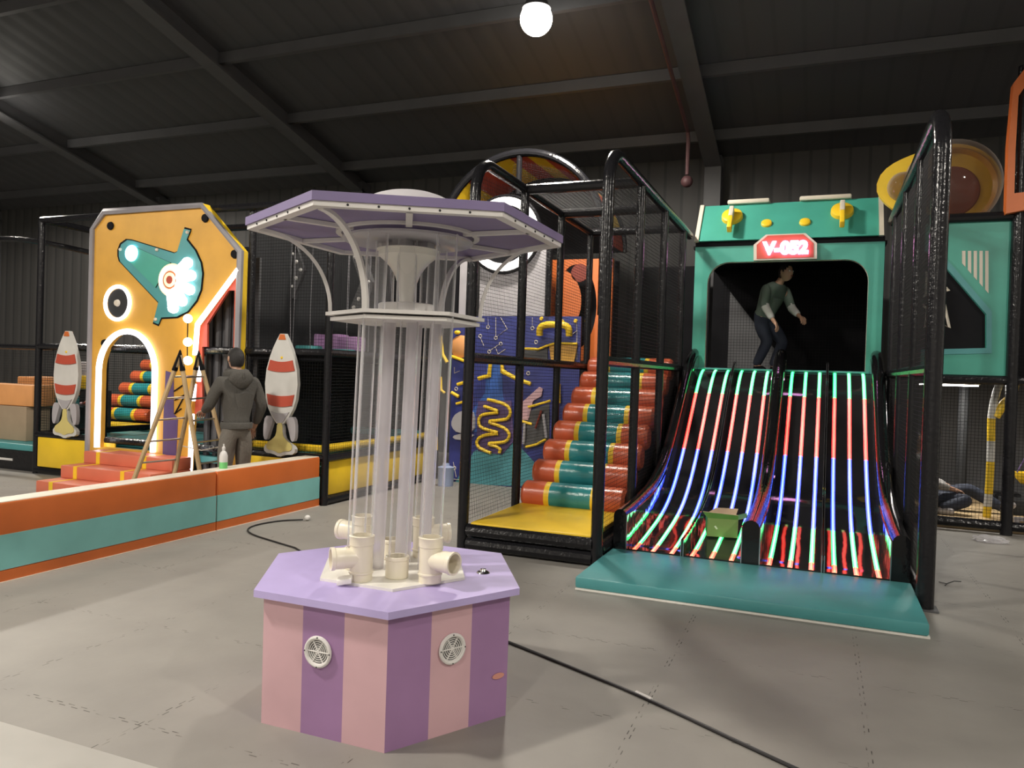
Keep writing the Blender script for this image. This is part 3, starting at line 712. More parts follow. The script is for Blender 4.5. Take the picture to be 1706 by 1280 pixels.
def person(name_loc, J, face, label, top, low, shoes='black_matt', sleeve=None, hood=False, group=None, hands=None):
    """J: joint positions. Builds the body as one surface and clothing as children."""
    t = thing('person', name_loc, label, 'person', group)
    V3 = {k: Vector(v) for k, v in J.items()}
    nd, ed = {}, []
    nd['pelvis'] = (V3['pelvis'], .095); nd['waist'] = (V3['pelvis'].lerp(V3['chest'], .45), .085); nd['chest'] = (V3['chest'], .095)
    nd['neckb'] = (V3['neck'].lerp(V3['chest'], .2), .062); nd['neck'] = (V3['neck'], .052); nd['skull'] = (V3['neck'].lerp(V3['head'], .75), .05)
    ed += [('pelvis', 'waist'), ('waist', 'chest'), ('chest', 'neckb'), ('neckb', 'neck'), ('neck', 'skull')]
    for s in 'lr':
        nd['sh'+s] = (V3['sh'+s] - (V3['sh'+s]-V3['chest'])*.12, .040); nd['el'+s] = (V3['el'+s], .040); nd['wr'+s] = (V3['wr'+s], .027)
        ed += [('chest', 'sh'+s), ('sh'+s, 'el'+s), ('el'+s, 'wr'+s)]
        d = V3['wr'+s]-V3['el'+s]; hn = (hands or {}).get(s, (d, Vector(face)*.3 + Vector((0, 0, -1))))
        hd = Vector(hn[0]).normalized(); pn = Vector(hn[1]); pn = (pn - hd*pn.dot(hd)).normalized()
        hand_nodes(nd, ed, 'wr'+s, V3['wr'+s], hd, pn, s+'_')
        nd['hp'+s] = (V3['hp'+s], .088); nd['kn'+s] = (V3['kn'+s], .056); nd['an'+s] = (V3['an'+s], .038); nd['to'+s] = (V3['to'+s], .033)
        ed += [('pelvis', 'hp'+s), ('hp'+s, 'kn'+s), ('kn'+s, 'an'+s), ('an'+s, 'to'+s)]
    b = skin_mesh(nd, ed, 'pelvis', 'skin'); head_into(b, V3['head'], face); b.build('body', t, angle=60)
    hair_cap(V3['head'], face).build('hair', t, angle=60)
    nd, ed = {}, []
    nd['hem'] = (V3['pelvis'] - (V3['chest']-V3['pelvis'])*.16, (.168, .14))
    nd['waist'] = (V3['pelvis'].lerp(V3['chest'], .5), (.165, .13)); nd['chest'] = (V3['chest'], (.17, .135)); nd['col'] = (V3['neck'].lerp(V3['chest'], .22), .085)
    ed += [('hem', 'waist'), ('waist', 'chest'), ('chest', 'col')]
    for s in 'lr':
        nd['sh'+s] = (V3['sh'+s], .084); nd['ua'+s] = (V3['sh'+s].lerp(V3['el'+s], .5), .068); nd['el'+s] = (V3['el'+s], .060); nd['fa'+s] = (V3['el'+s].lerp(V3['wr'+s], .6), .05); nd['wr'+s] = (V3['el'+s].lerp(V3['wr'+s], .93), .042)
        ed += [('chest', 'sh'+s), ('sh'+s, 'ua'+s), ('ua'+s, 'el'+s), ('el'+s, 'fa'+s), ('fa'+s, 'wr'+s)]
    b = skin_mesh(nd, ed, 'waist', top)
    if sleeve:
        for f in b.bm.faces:
            cc = f.calc_center_median()
            for s in sleeve[0]:
                ax = V3['wr'+s]-V3['el'+s]; q = (cc-V3['el'+s]).dot(ax)/ax.length_squared
                if q > .05 and (cc-V3['el'+s]-ax*q).length < .09: f.material_index = b.mi(sleeve[1])
    gar = b.build('hoodie' if hood else 'shirt', t, angle=60)
    if hood:
        back = -Vector(face).normalized(); n_ = V3['neck']
        b = MB(); b.tube([n_ + Vector(face)*.05 + Vector((0, 0, -.045)), n_ + Vector((-Vector(face).y, Vector(face).x, 0))*.09 + Vector((0, 0, -.035)), n_ + back*.10 + Vector((0, 0, -.05)), n_ - Vector((-Vector(face).y, Vector(face).x, 0))*.09 + Vector((0, 0, -.035))], .048, top, 10, closed=True)
        q_ = n_ + back*.10 + Vector((0, 0, -.085)); sx_ = Vector((-Vector(face).y, Vector(face).x, 0))
        q2 = bmesh.ops.create_uvsphere(b.bm, u_segments=18, v_segments=12, radius=1.)
        for v in q2['verts']:
            x, y, z = v.co; tp = 1 - .45*max(0, -z)
            v.co = q_ + sx_*(x*.135*tp) + back*(y*.055) + Vector((0, 0, z*.105))
        b.build('hood', gar, angle=60)
        sub = MB(); c0 = V3['pelvis']
        sub.lathe([(.140, -.055), (.158, -.05), (.162, .0), (.150, .015)], c0 + Vector((0, 0, .02)), top, 24); sub.build('hem_band', gar, angle=60)
    nd, ed = {}, []
    nd['pelvis'] = (V3['pelvis'] + Vector((0, 0, .02)), .128); nd['w'] = (V3['pelvis'].lerp(V3['chest'], .22), .13); ed.append(('pelvis', 'w'))
    for s in 'lr':
        nd['hp'+s] = (V3['hp'+s], .112); nd['th'+s] = (V3['hp'+s].lerp(V3['kn'+s], .5), .096); nd['kn'+s] = (V3['kn'+s], .078); nd['ca'+s] = (V3['kn'+s].lerp(V3['an'+s], .45), .072); nd['an'+s] = (V3['kn'+s].lerp(V3['an'+s], 1.03), .058)
        ed += [('pelvis', 'hp'+s), ('hp'+s, 'th'+s), ('th'+s, 'kn'+s), ('kn'+s, 'ca'+s), ('ca'+s, 'an'+s)]
    skin_mesh(nd, ed, 'pelvis', low).build('trousers', t, angle=60)
    for s in 'lr':
        a, c = V3['an'+s], V3['to'+s]; d = (c-a).normalized()
        b = skin_mesh({'h': (a - d*.03 + Vector((0, 0, -.035)), .042), 'm': (a.lerp(c, .5) + Vector((0, 0, -.012)), .046), 't': (c + d*.03, .036)}, [('h', 'm'), ('m', 't')], 'm', shoes)
        b.build('shoe', t, angle=60)
    return t
# standing man by the ladder, seen from behind
fx = Vector((-.93, .37, 0)).normalized(); sd = Vector((-fx.y, fx.x, 0))   # sd: his left
P0 = Vector((-5.62, 6.33, 0))
def pl(f, l, z): return tuple(P0 + fx*f + sd*l + Vector((0, 0, z)))
person(tuple(P0), dict(pelvis=pl(0, 0, .90), chest=pl(.0, 0, 1.27), neck=pl(.02, 0, 1.46), head=pl(.055, 0, 1.585),
       shl=pl(0, .185, 1.36), ell=pl(.10, .25, 1.10), wrl=pl(.34, .19, 1.03), shr=pl(0, -.185, 1.36), elr=pl(-.03, -.265, 1.10), wrr=pl(.12, -.27, .88),
       hpl=pl(0, .085, .84), knl=pl(.03, .10, .47), anl=pl(-.02, .10, .085), tol=pl(.12, .12, .035),
       hpr=pl(0, -.085, .84), knr=pl(.03, -.10, .47), anr=pl(-.02, -.10, .085), tor=pl(.12, -.12, .035)),
       fx, 'man in a grey-brown hoodie and taupe sweatpants standing by the wooden ladder, back turned', 'hoodie', 'trouser', hood=True)
# A-frame ladder
LDR = thing('step_ladder', (-6.45, 6.45, 0), 'pale wooden A-frame ladder standing beside the man', 'ladder')
aN = at(300, 592, y=6.12); aF = at(331, 592, y=6.52)
fnf, fnb, fff, ffb = Vector((-6.80, 6.02, 0)), Vector((-6.07, 6.40, 0)), Vector((-6.66, 6.48, 0)), Vector((-6.05, 6.86, 0))
def lrail(a, f):
    b = MB(); b.tube([f + Vector((0, 0, .03)), f.lerp(a, .5), a], .024, 'wood', 8); b.build('side_rail', LDR)
    MB().cyl(f, f.lerp(a, .03), .03, 'rubber', 8).build('foot', LDR)
for a, f in ((aN, fnf), (aN, fnb), (aF, fff), (aF, ffb)): lrail(a, f)
for k in range(1, 7):
    f = k/7
    MB().cyl(fnf.lerp(aN, f), fff.lerp(aF, f), .010, 'metal', 8).build('rung', LDR)
    MB().cyl(fnb.lerp(aN, f), ffb.lerp(aF, f), .010, 'metal', 8).build('rung', LDR)
for a, f1, f2 in ((aN, fnf, fnb), (aF, fff, ffb)):
    b = MB(); b.tube([a.lerp(f1, .10), a + Vector((0, 0, .02)), a.lerp(f2, .10)], .03, 'black_matt', 8); b.build('hinge', LDR)
MB().tube([fff.lerp(aF, .38), (fff.lerp(aF, .38) + ffb.lerp(aF, .38))/2 + Vector((0, 0, -.05)), ffb.lerp(aF, .38)], .006, 'cream', 6).build('spread_cord', LDR)
# spray bottle on the barrier
q = at(372, 776, z=.548); q = Vector((XW-.1, q.y, .548)); q = at(372, 777, x=XW-.1)
t = thing('spray_bottle', (XW-.1, q.y, .5476), 'small white spray bottle of green liquid on top of the low wall', 'bottle')
B0 = Vector((XW-.1, q.y, .5476))
MB().lathe([(0, 0), (.036, 0), (.038, .01), (.038, .06), (0, .06)], B0, 'green_liquid', 16).build('liquid', t, 'green liquid')
MB().lathe([(.038, .06), (.038, .12), (.028, .15), (.014, .165), (.014, .18), (0, .18)], B0, 'white_paint', 16).build('body', t)
MB().lathe([(.016, .178), (.016, .2), (.008, .205), (.008, .23), (0, .23)], B0, 'white_paint', 12).build('cap', t)

# ================================================================== lilac ball machine
C0 = Vector((-1.862, 3.164, 0)); C1 = Vector((-1.830, 3.177, 0))
BM_ = thing('ball_machine', tuple(C0), 'lilac and pink hexagonal ball machine with clear tubes and a hexagonal canopy', 'ball machine')
def hexa(c, R, z, rot=0.): return [Vector((c.x + R*math.cos(PI/3*k+rot), c.y + R*math.sin(PI/3*k+rot), z)) for k in range(6)]
b = MB(); H0 = hexa(C0, .607, .0); H1 = hexa(C0, .61, .548)
cols = ('pink', 'mauve')
for k in range(6):
    a0, a1, c0, c1 = H0[k], H0[(k+1) % 6], H1[k], H1[(k+1) % 6]
    for i in range(3):
        f0, f1 = i/3, (i+1)/3
        vs = [b.bm.verts.new(p) for p in (a0.lerp(a1, f0), a0.lerp(a1, f1), c0.lerp(c1, f1), c0.lerp(c1, f0))]
        b.face(vs, cols[(i + k) % 2])
b.face([b.bm.verts.new(p) for p in H1], 'pink'); b.face([b.bm.verts.new(p) for p in H0], 'black_matt')
bmesh.ops.remove_doubles(b.bm, verts=b.bm.verts[:], dist=1e-4)
b.build('base', BM_, 'striped pink and mauve base', 25)
b = MB(); b.plate(hexa(C0, .655, .546), [], (0, 0, .03), 'lilac')
bmesh.ops.bevel(b.bm, geom=[e for e in b.bm.edges if e.calc_face_angle(0) > .3], offset=.011, segments=3, profile=.5, affect='EDGES')
b.build('top_pad', BM_, 'lilac padded top')
# round vents
def vent(k, f, z):
    a0, a1 = H0[k].lerp(H1[k], z/.548), H0[(k+1) % 6].lerp(H1[(k+1) % 6], z/.548)
    p = a0.lerp(a1, f); d = (a1-a0).normalized(); nrm = d.cross(Vector((0, 0, 1))).normalized(); up_ = Vector((0, 0, 1))
    p = p + nrm*.002; b = MB()
    g = MB(); g.lathe([(0, .0), (.056, 0), (.056, .002)], p, 'mid_grey', 28, axis=nrm); g.build('vent_recess', BM_)
    ring = [p + d*math.cos(t)*.058 + up_*math.sin(t)*.058 + nrm*.006 for t in [2*PI*i/32 for i in range(32)]]
    b.tube(ring, .0085, 'white_paint', 8, closed=True)
    for i in range(6):
        t = PI*i/6
        if i % 2 == 0: b.tube([p + (d*math.cos(t) + up_*math.sin(t))*.055 + nrm*.005, p - (d*math.cos(t) + up_*math.sin(t))*.055 + nrm*.005], .003, 'white_paint', 6)
    for rr in (.015, .024, .033, .042, .050):
        b.tube([p + d*math.cos(t)*rr + up_*math.sin(t)*rr + nrm*.004 for t in [2*PI*i/24 for i in range(24)]], .0024, 'white_paint', 5, closed=True)
    b.lathe([(0, .008), (.009, .007), (.011, 0)], p, 'white_paint', 12, axis=nrm)
    v = b.build('vent_grille', BM_, 'white round vent grille')
    for t in (0, PI/2, PI, 3*PI/2):
        MB().ico(p + d*math.cos(t)*.060 + up_*math.sin(t)*.060 + nrm*.014, .0035, 'dark_grey', 1).build('screw', v)
vent(4, .47, .354); vent(5, .50, .36)
# oval sticker
a0, a1 = H0[5], H0[0]; d = (a1-a0).normalized(); nrm = d.cross(Vector((0, 0, 1))).normalized(); p = at(829, 1126, z=.2)
dd = (a0 - EYE).dot(nrm)/((at(829, 1126, z=.2) - EYE).dot(nrm)); p = EYE + (at(829, 1126, z=.2)-EYE)*dd
b = MB(); b.plate([p + d*math.cos(t)*.032 + Vector((0, 0, 1))*math.sin(t)*.013 + nrm*.0035 for t in [2*PI*i/24 for i in range(24)]], [], nrm*.002, 'pale_coral'); b.build('sticker', BM_, 'orange oval sticker')
q = at(805, 954, z=.578); MB().lathe([(.032, 0), (.028, .006), (.018, .010), (.014, .018), (0, .02)], q + Vector((0, 0, -.001)), 'chrome', 20).build('button', BM_, 'small chrome button')
MB().plate(hexa(C0 + Vector((.012, .004, 0)), .372, .576), [], (0, 0, .012), 'white_board').build('pipe_board', BM_, 'white hexagonal board')
# fittings
ZB = .588
Lt, Rt = at(601, 966, z=.588), at(716, 969, z=.588); Cc = Vector((C0.x+.012, C0.y+.002, ZB))
tees = [(Lt, math.radians(-135)), (Rt, math.radians(-12)), (Cc*2-Lt, math.radians(40)), (Cc*2-Rt, math.radians(178))]
def pipe(b, c, r0_, z0, z1, m='pvc'):
    b.lathe([(0, z0), (r0_, z0), (r0_, z0+.03), (r0_+.004, z0+.033), (r0_+.004, z0+.04), (r0_, z0+.043), (r0_, z1-.045), (r0_+.004, z1-.042), (r0_+.004, z1-.006), (r0_+.006, z1-.003), (r0_+.002, z1), (r0_-.006, z1), (r0_-.006, z1-.09), (0, z1-.09)], (c.x, c.y, 0), m, 28)
for i, (c, a) in enumerate(tees):
    b = MB(); pipe(b, c, .0505, ZB, ZB+.20)
    dr = Vector((math.cos(a), math.sin(a), 0)); z = ZB+.10
    if i >= 2: z = ZB+.115
    L = .135
    b.lathe([(.045, .0), (.045, .07), (.047, .075), (.047, L-.02), (.051, L-.015), (.051, L), (.043, L), (.043, .05), (0, .05)], (c.x, c.y, z), 'pvc', 26, axis=dr)
    b.build('pipe_tee', BM_, 'cream plastic pipe tee')
    b = MB(); b.cyl((c.x, c.y, ZB+.16), (c.x+(C1-C0).x*.9, c.y+(C1-C0).y*.9, 2.13), .0475, 'clear', 24, cap=False); b.build('clear_tube', BM_)
cp = at(661, 962, z=.588); cpl = [cp, Cc*2-cp]
pr = Vector((-(cp-Cc).y, (cp-Cc).x, 0)); cpl += [Cc+pr, Cc-pr]
for c in cpl:
    b = MB(); b.lathe([(0, ZB), (.048, ZB), (.052, ZB+.005), (.052, ZB+.08), (.055, ZB+.084), (.055, ZB+.095), (.052, ZB+.098), (.044, ZB+.098), (.044, ZB+.02), (0, ZB+.02)], (c.x, c.y, 0), 'pvc', 26)
    b.build('pipe_coupling', BM_, 'short cream coupling')
    b = MB(); b.cyl((c.x, c.y, ZB+.03), (c.x+(C1-C0).x*.7, c.y+(C1-C0).y*.7, 1.745), .042, 'clear', 24, cap=False); b.build('clear_tube', BM_)
lat = Vector((rt.x, rt.y, 0)).normalized(); dep = Vector((fw.x, fw.y, 0)).normalized()
for o in (-lat*.108 - dep*.02, Vector((0, 0, 0)) - dep*.03, lat*.108 - dep*.02, dep*.12):
    c = Cc + lat*.035 + o; d = (C1-C0)*.7
    b = MB(); b.cyl((c.x, c.y, ZB+.001), (c.x+d.x, c.y+d.y, 1.745), .0285, 'frost', 20, cap=False); b.build('light_tube', BM_, 'frosted inner tube')
# middle plate
MB().plate(hexa(C1, .35, 1.742, PI/6), [], (0, 0, .016), 'white_paint').build('lower_plate', BM_)
MB().plate(hexa(C1, .372, 1.766, PI/6), [], (0, 0, .016), 'white_paint').build('upper_plate', BM_)
b = MB()
for k in range(3): b.cyl(C1 + Vector((math.cos(k*2.1)*.2, math.sin(k*2.1)*.2, 1.757)), C1 + Vector((math.cos(k*2.1)*.2, math.sin(k*2.1)*.2, 1.768)), .02, 'white_paint', 10)
b.build('spacer', BM_)
b = MB(); b.lathe([(0, 1.781), (.132, 1.781), (.132, 1.83), (.125, 1.834), (0, 1.834)], (C1.x, C1.y, 0), 'white_paint', 32); b.build('collar', BM_)
b = MB(); b.lathe([(0, 1.834), (.034, 1.834), (.034, 1.86), (.037, 1.89), (.045, 1.93), (.058, 1.965), (.078, 2.0), (.103, 2.03), (.133, 2.055), (.138, 2.058), (.138, 2.08), (.146, 2.083), (.146, 2.088), (.132, 2.088), (.10, 2.05), (0, 2.0)], (C1.x, C1.y, 0), 'white_board', 36); b.build('funnel', BM_, 'white trumpet funnel')
for k in range(4):
    a = k*PI/2+.5; c = C1 + Vector((math.cos(a)*.105, math.sin(a)*.105, 0))
    b = MB(); b.cyl((c.x, c.y, 1.782), (c.x, c.y, 2.13), .045, 'clear', 20, cap=False); b.build('clear_tube', BM_)
MB().lathe([(.02, 2.122), (.30, 2.122), (.305, 2.125), (.305, 2.133), (.30, 2.136), (.02, 2.136), (.02, 2.122)], (C1.x, C1.y, 0), 'clear_disc', 48).build('acrylic_disc', BM_, 'clear acrylic disc')
for k in range(4):
    a = k*PI/2+.2; MB().box((C1.x+math.cos(a)*.08-.035, C1.y+math.sin(a)*.08-.035, 2.09), (C1.x+math.cos(a)*.08+.035, C1.y+math.sin(a)*.08+.035, 2.121), 'clear_disc').build('acrylic_block', BM_)
# canopy
b = MB(); b.plate(hexa(C1, .742, 2.163, PI/6), [], (0, 0, .036), 'canopy_lilac')
bmesh.ops.bevel(b.bm, geom=[e for e in b.bm.edges if e.calc_face_angle(0) > .3], offset=.01, segments=2, profile=.5, affect='EDGES')
b.build('canopy', BM_, 'lilac hexagonal canopy')
b = MB(); b.plate(hexa(C1, .733, 2.143, PI/6), [hexa(C1, .685, 2.143, PI/6)], (0, 0, .0195), 'white_paint'); fr = b.build('canopy_frame', BM_, 'white frame under the canopy')
cor = hexa(C1, .709, 2.152, PI/6)
for k in range(6):
    p = cor[k]; d = (C1 + Vector((0, 0, 2.152)) - p).normalized(); s_ = d.cross(Vector((0, 0, 1)))
    m0 = (cor[k]+cor[(k+1) % 6])/2; d2 = (C1 + Vector((0, 0, 2.152)) - m0); L2 = d2.length; d2.normalize(); s2 = d2.cross(Vector((0, 0, 1)))
    MB().obox(m0 + d2*(L2-.28)/2, d2*(L2-.3)/2, s2*.014, (0, 0, .009), 'white_paint').build('spoke', BM_)
    e = (cor[(k+1) % 6]-cor[k]).normalized()
    for i in range(1, 6):
        q = cor[k].lerp(cor[(k+1) % 6], i/6); nn = e.cross(Vector((0, 0, 1))).normalized()
        MB().ico(C1 + (q-C1)*1.0 + nn*.0215, .0055, 'dark_grey', 1).build('screw', fr)
MB().lathe([(.31, 2.150), (.335, 2.150), (.335, 2.1625), (.31, 2.1625), (.31, 2.150)], (C1.x, C1.y, 0), 'white_paint', 40).build('hub_ring', BM_)
b = MB(); b.lathe([(.285*math.cos(t), 2.199 + .165*math.sin(t)) for t in [PI/2*i/10 for i in range(10)]] + [(0, 2.364)], (C1.x, C1.y, 0), 'dome', 36); b.build('dome', BM_, 'milky clear dome')
for k in (0, 1, 3, 4):
    a = PI/3*k + PI/6; dr = Vector((math.cos(a), math.sin(a), 0)); tg = Vector((-math.sin(a), math.cos(a), 0))
    pts = [C1 + dr*(.35 + .335*(1-math.cos(t))) + Vector((0, 0, 1.782 + .362*math.sin(t))) for t in [PI/2*i/14 for i in range(15)]]
    b = MB(); prev = None
    for i, p in enumerate(pts):
        tn = ((pts[min(i+1, 14)]) - pts[max(i-1, 0)]).normalized(); nn = tn.cross(tg)
        ring = [b.bm.verts.new(p + tg*sx*.013 + nn*sy*.008) for sx, sy in ((-1, -1), (1, -1), (1, 1), (-1, 1))]
        if prev:
            for j in range(4): b.face((prev[j], prev[(j+1) % 4], ring[(j+1) % 4], ring[j]), 'white_paint')
        else: b.face(ring[::-1], 'white_paint')
        prev = ring
    b.face(prev, 'white_paint'); b.build('arm', BM_, 'curved white arm')
q = at(574, 972, z=.588)
b = MB(); b.obox(q + Vector((0, 0, .014)), (.03, .012, .006), (-.01, .02, .004), (0, 0, .012), 'white_board', .004)
solo(b, 'foam_scrap', tuple(q), 'white crumpled scrap on the board at the foot of the left pipe tee', 'scrap')
# cables
b = MB(); b.tube(smooth([C0 + Vector((-.1, .6, .008)), Vector((-1.85, 4.12, .008)), Vector((-1.55, 4.0, .008)), Vector((-1.1, 3.79, .008)), Vector((-.73, 3.617, .008)), Vector((-.08, 3.23, .008)), Vector((.9, 2.7, .008))], 2), .0085, 'rubber', 8)
t = thing('power_cable', (-.7, 3.6, 0), 'long black cable running across the floor from the machine to the lower right', 'cable')
b.build('lead', t); MB().cyl((-.775, 3.645, .011), (-.69, 3.595, .011), .0105, 'white_paint', 10).build('tag', t, 'white tag')
t = thing('plug_cable', (-4.6, 5.8, 0), 'black cable looping on the floor behind the machine to a white plug', 'cable')
b = MB(); b.tube(smooth([C0 + Vector((-.5, .36, .008)), Vector((-3.2, 4.4, .008)), Vector((-3.89, 5.24, .008)), Vector((-4.31, 5.38, .008)), Vector((-4.78, 5.55, .008)), Vector((-4.96, 5.8, .008)), Vector((-4.9, 6.15, .008)), Vector((-4.72, 6.29, .012))], 2), .0075, 'rubber', 8); b.build('lead', t)
MB().ico((-4.69, 6.32, .03), .03, 'white_paint', 2, (1, 1, .9)).build('plug', t, 'white plug')
# pale sheet in the lower left corner
solo(MB().box((-5.0, .6, 0), (-1.9, 2.165, .012), 'pale_sheet', .004), 'floor_sheet', (-3.4, 1.4, 0), 'pale board lying on the floor in the lower left corner', 'board')

# ================================================================== stair cage
YC, CX0, CX1, CT = 5.97, -2.80, -1.63, 3.36
SC = thing('stair_cage', (-2.2, YC, 0), 'black padded tube cage around the roller stairs, left of the slides', 'cage')
ys = (5.97, 7.14, 8.3, 9.47)
def bent(x, y0, y1, z, parent, r, zb=0., lean=0.):
    """front upright that bends over into the top rail"""
    pts = [Vector((x+lean, y0, zb)), Vector((x+lean*.4, y0, 1.6)), Vector((x, y0, z-.30))]
    pts += [Vector((x, y0+.30*(1-math.cos(t)), z-.30+.30*math.sin(t))) for t in [PI/2*i/6 for i in range(1, 7)]] + [Vector((x, y1, z))]
    MB().tube(pts, r, 'black_vinyl', 12).build('bent_post', parent)
bent(CX0, YC, ys[-1], CT, SC, .047, lean=-.02)
for y in ys[1:]: post(CX0, y, .0 if y > 9 else .12, CT, SC, .042)
for y in ys[1:]:
    rail((CX0, y, CT), (CX1, y, CT), SC, .05)
rail((CX0, YC, 1.65), (CX0, ys[-1], 1.65), SC, .048)
for z in (.175, .062): rail((CX0+.03, YC, z), (CX1-.03, YC, z), SC, .056)
rail((CX0, YC, .06), (CX0, 7.2, .06), SC, .056); rail((CX1, YC+.05, .12), (CX1, 7.2, .12), SC, .05)
for i in range(3):
    a, c = ys[i]+.05, ys[i+1]-.05
    MB().net((CX0, a, .22 if i == 0 else .25), (CX0, c, .22 if i == 0 else .25), (CX0, c, 1.61), (CX0, a, 1.61), .034).build('net', SC)
    MB().net((CX0, a, 1.69), (CX0, c, 1.69), (CX0, c, CT-.05), (CX0, a, CT-.05 if i else CT-.12), .034).build('net', SC)
    MB().net((CX0+.05, a+.05, CT), (CX0+.05, c, CT), (CX1-.05, c, CT), (CX1-.05, a+.05, CT), .045).build('roof_net', SC) if i else None
b = MB(); b.box((CX0+.055, YC-.01, .2), (CX1-.045, 7.15, .245), 'yellow', .012)
solo(b, 'landing_mat', (-2.2, 6.5, .12), 'bright yellow mat on the floor of the stair cage', 'mat')
b = MB(); b.box((CX0+.05, YC+.03, .12), (CX1-.05, 7.2, .2), 'black_matt'); b.build('mat_base', SC)
RS2 = thing('roller_staircase', (-2.2, 7.2, 0), 'orange, yellow and teal roller staircase climbing through the black cage', 'roller staircase')
bands = ((0, .235, 'orange_roll'), (.235, .285, 'yellow'), (.285, .685, 'teal_roll'), (.685, .735, 'yellow'), (.735, 1, 'orange_roll'))
for k in range(8):
    roller(CX0+.06, CX1-.06, 7.23+.313*k, .325+.187*k, .137, RS2, bands)
b = MB()
for k in range(8): b.box((CX0+.1, 7.23+.313*k, 0), (CX1-.08, 7.23+.313*(k+1), .30+.187*k), 'black_matt')
b.build('stair_base', RS2)

# ================================================================== slide bay
LW = thing('slide_side_wall', (CX1, 8, 0), 'black netted side wall between the roller stairs and the slides', 'side wall')
bent(CX1, YC, 9.95, CT, LW, .05)
for y in ys[1:]: post(CX1, y, .0, CT-.03, LW, .042)
rail((CX1, YC, 1.65), (CX1, 9.95, 1.66), LW, .045)
for i in range(3):
    a, c = ys[i]+.05, ys[i+1]-.05
    MB().net((CX1, a, .15), (CX1, c, .15), (CX1, c, 1.61), (CX1, a, 1.61), .034).build('net', LW)
    MB().net((CX1, a, 1.69), (CX1, c, 1.69), (CX1, c, CT-.06), (CX1, a, CT-.1), .034).build('net', LW)
RX = .705
RW = thing('slide_side_wall', (RX, 8, 0), 'tall black netted side wall right of the slides, nearest post at the mat corner', 'side wall')
bent(RX, YC-.02, 9.95, 3.44, RW, .058)
for y in ys[1:]: post(RX, y, .0, 3.4, RW, .042)
rail((RX, YC, 1.65), (RX, 9.95, 1.66), RW, .045); rail((RX, YC, .05), (RX, 9.9, .05), RW, .04)
for i in range(3):
    a, c = ys[i]+.05, ys[i+1]-.05
    MB().net((RX, a, .1), (RX, c, .1), (RX, c, 1.61), (RX, a, 1.61), .034).build('net', RW)
    MB().net((RX, a, 1.69), (RX, c, 1.69), (RX, c, 3.38), (RX, a, 3.3), .034).build('net', RW)
MB().box((RX-.08, YC-.1, 0), (RX+.08, YC+.06, .012), 'mid_grey').build('foot_plate', RW)
# mat
b = MB(); b.box((-1.585, 5.255, .012), (.655, 6.285, .092), 'teal', .014); b.box((-1.58, 5.25, 0), (.66, 6.28, .012), 'white_board')
solo(b, 'landing_mat', (-.46, 5.77, 0), 'big teal landing mat on the floor in front of the neon slides', 'mat')

PROF = smooth([(0, 6.29, .10), (0, 6.6, .115), (0, 6.95, .15), (0, 7.3, .19), (0, 7.62, .25), (0, 7.9, .34), (0, 8.16, .46), (0, 8.54, .70), (0, 9.0, 1.07), (0, 9.32, 1.345), (0, 9.6, 1.54), (0, 9.8, 1.635), (0, 9.975, 1.662)], 2)
PROF = [(p.y, p.z) for p in PROF]
def seg_mat(y):
    if y < 6.46: return 'led_tip'
    if y < 7.42: return 'led_mint'
    if y < 8.56: return 'led_blue'
    if y < 9.33: return 'led_red'
    return 'led_green'
K['lane_bed'] = mat('glossy_black_lane', (.019, .019, .020), .05, spec=.35, bump=.05, bscale=5)
K['lane_side'] = mat('mirror_film_side', (.42, .42, .44), .05, metal=.9, bump=.14, bscale=6)
LC = [-1.24, -.77, -.18, .29]; HW = .222
words = ['leftmost of the four neon striped slides, beside the roller stairs', 'second neon striped slide from the left, with the green carton on it', 'neon striped slide just right of the thick black middle bumper', 'rightmost of the four neon striped slides, beside the tall net wall']
def sidewall(b, x0, x1, h0, h1, m):
    """wall following the slide, h above its surface (h0 at the foot, h1 at the top)"""
    n = len(PROF); T = []; Bt = []
    for i, (y, z) in enumerate(PROF):
        f = min(1, max(0, (y-6.3)/1.8)); h = h0 + (h1-h0)*f
        T.append((y, z+h)); Bt.append((y, max(0, z-.06)))
    b.plate([(x0, y, z) for y, z in T] + [(x0, y, z) for y, z in reversed(Bt)], [], (x1-x0, 0, 0), m)
for k, c in enumerate(LC):
    S = thing('neon_slide', (c, 6.29, 0), words[k], 'slide', 'neon slides')
    b = MB(); P = [(c-HW, y, z) for y, z in PROF]
    b.plate(P + [(c-HW, PROF[-1][0], 0), (c-HW, PROF[0][0], 0)], [], (2*HW, 0, 0), 'lane_bed'); b.build('lane', S, angle=20)
    for o in (-.153, 0, .153):
        b = MB(); prev = None
        w = .018
        for i, (y, z) in enumerate(PROF):
            ring = [b.bm.verts.new((c+o+sx*w, y - (.0 if i else .002), z+sz)) for sx, sz in ((-1, .001), (-.36, .009), (.36, .009), (1, .001))]
            if prev:
                mm = seg_mat((y + PROF[i-1][0])/2)
                for j in range(3): b.face((prev[j], prev[j+1], ring[j+1], ring[j]), mm if j == 1 else mm.replace('led_', 'bloom_'))  # side faces carry the imitated bloom, only the top is the neon
                b.face((prev[3], prev[0], ring[0], ring[3]), mm)
            else: b.face(ring, 'led_tip')
            prev = ring
        b.face(prev[::-1], 'led_green'); b.build('neon_strip', S, angle=60)
    b = MB(); b.box((c-HW, 9.90, 1.655), (c+HW, 9.985, 1.683), 'teal', .006); b.build('top_lip', S, 'teal padded top lip')
    hl, hr = (.28, .12) if k % 2 == 0 else (.12, .28)
    b = MB(); sidewall(b, c-HW-.008, c-HW, hl, min(hl, .17), 'lane_side'); b.build('side_panel', S)
    b = MB(); sidewall(b, c+HW, c+HW+.008, hr, min(hr, .17), 'lane_side'); b.build('side_panel', S)
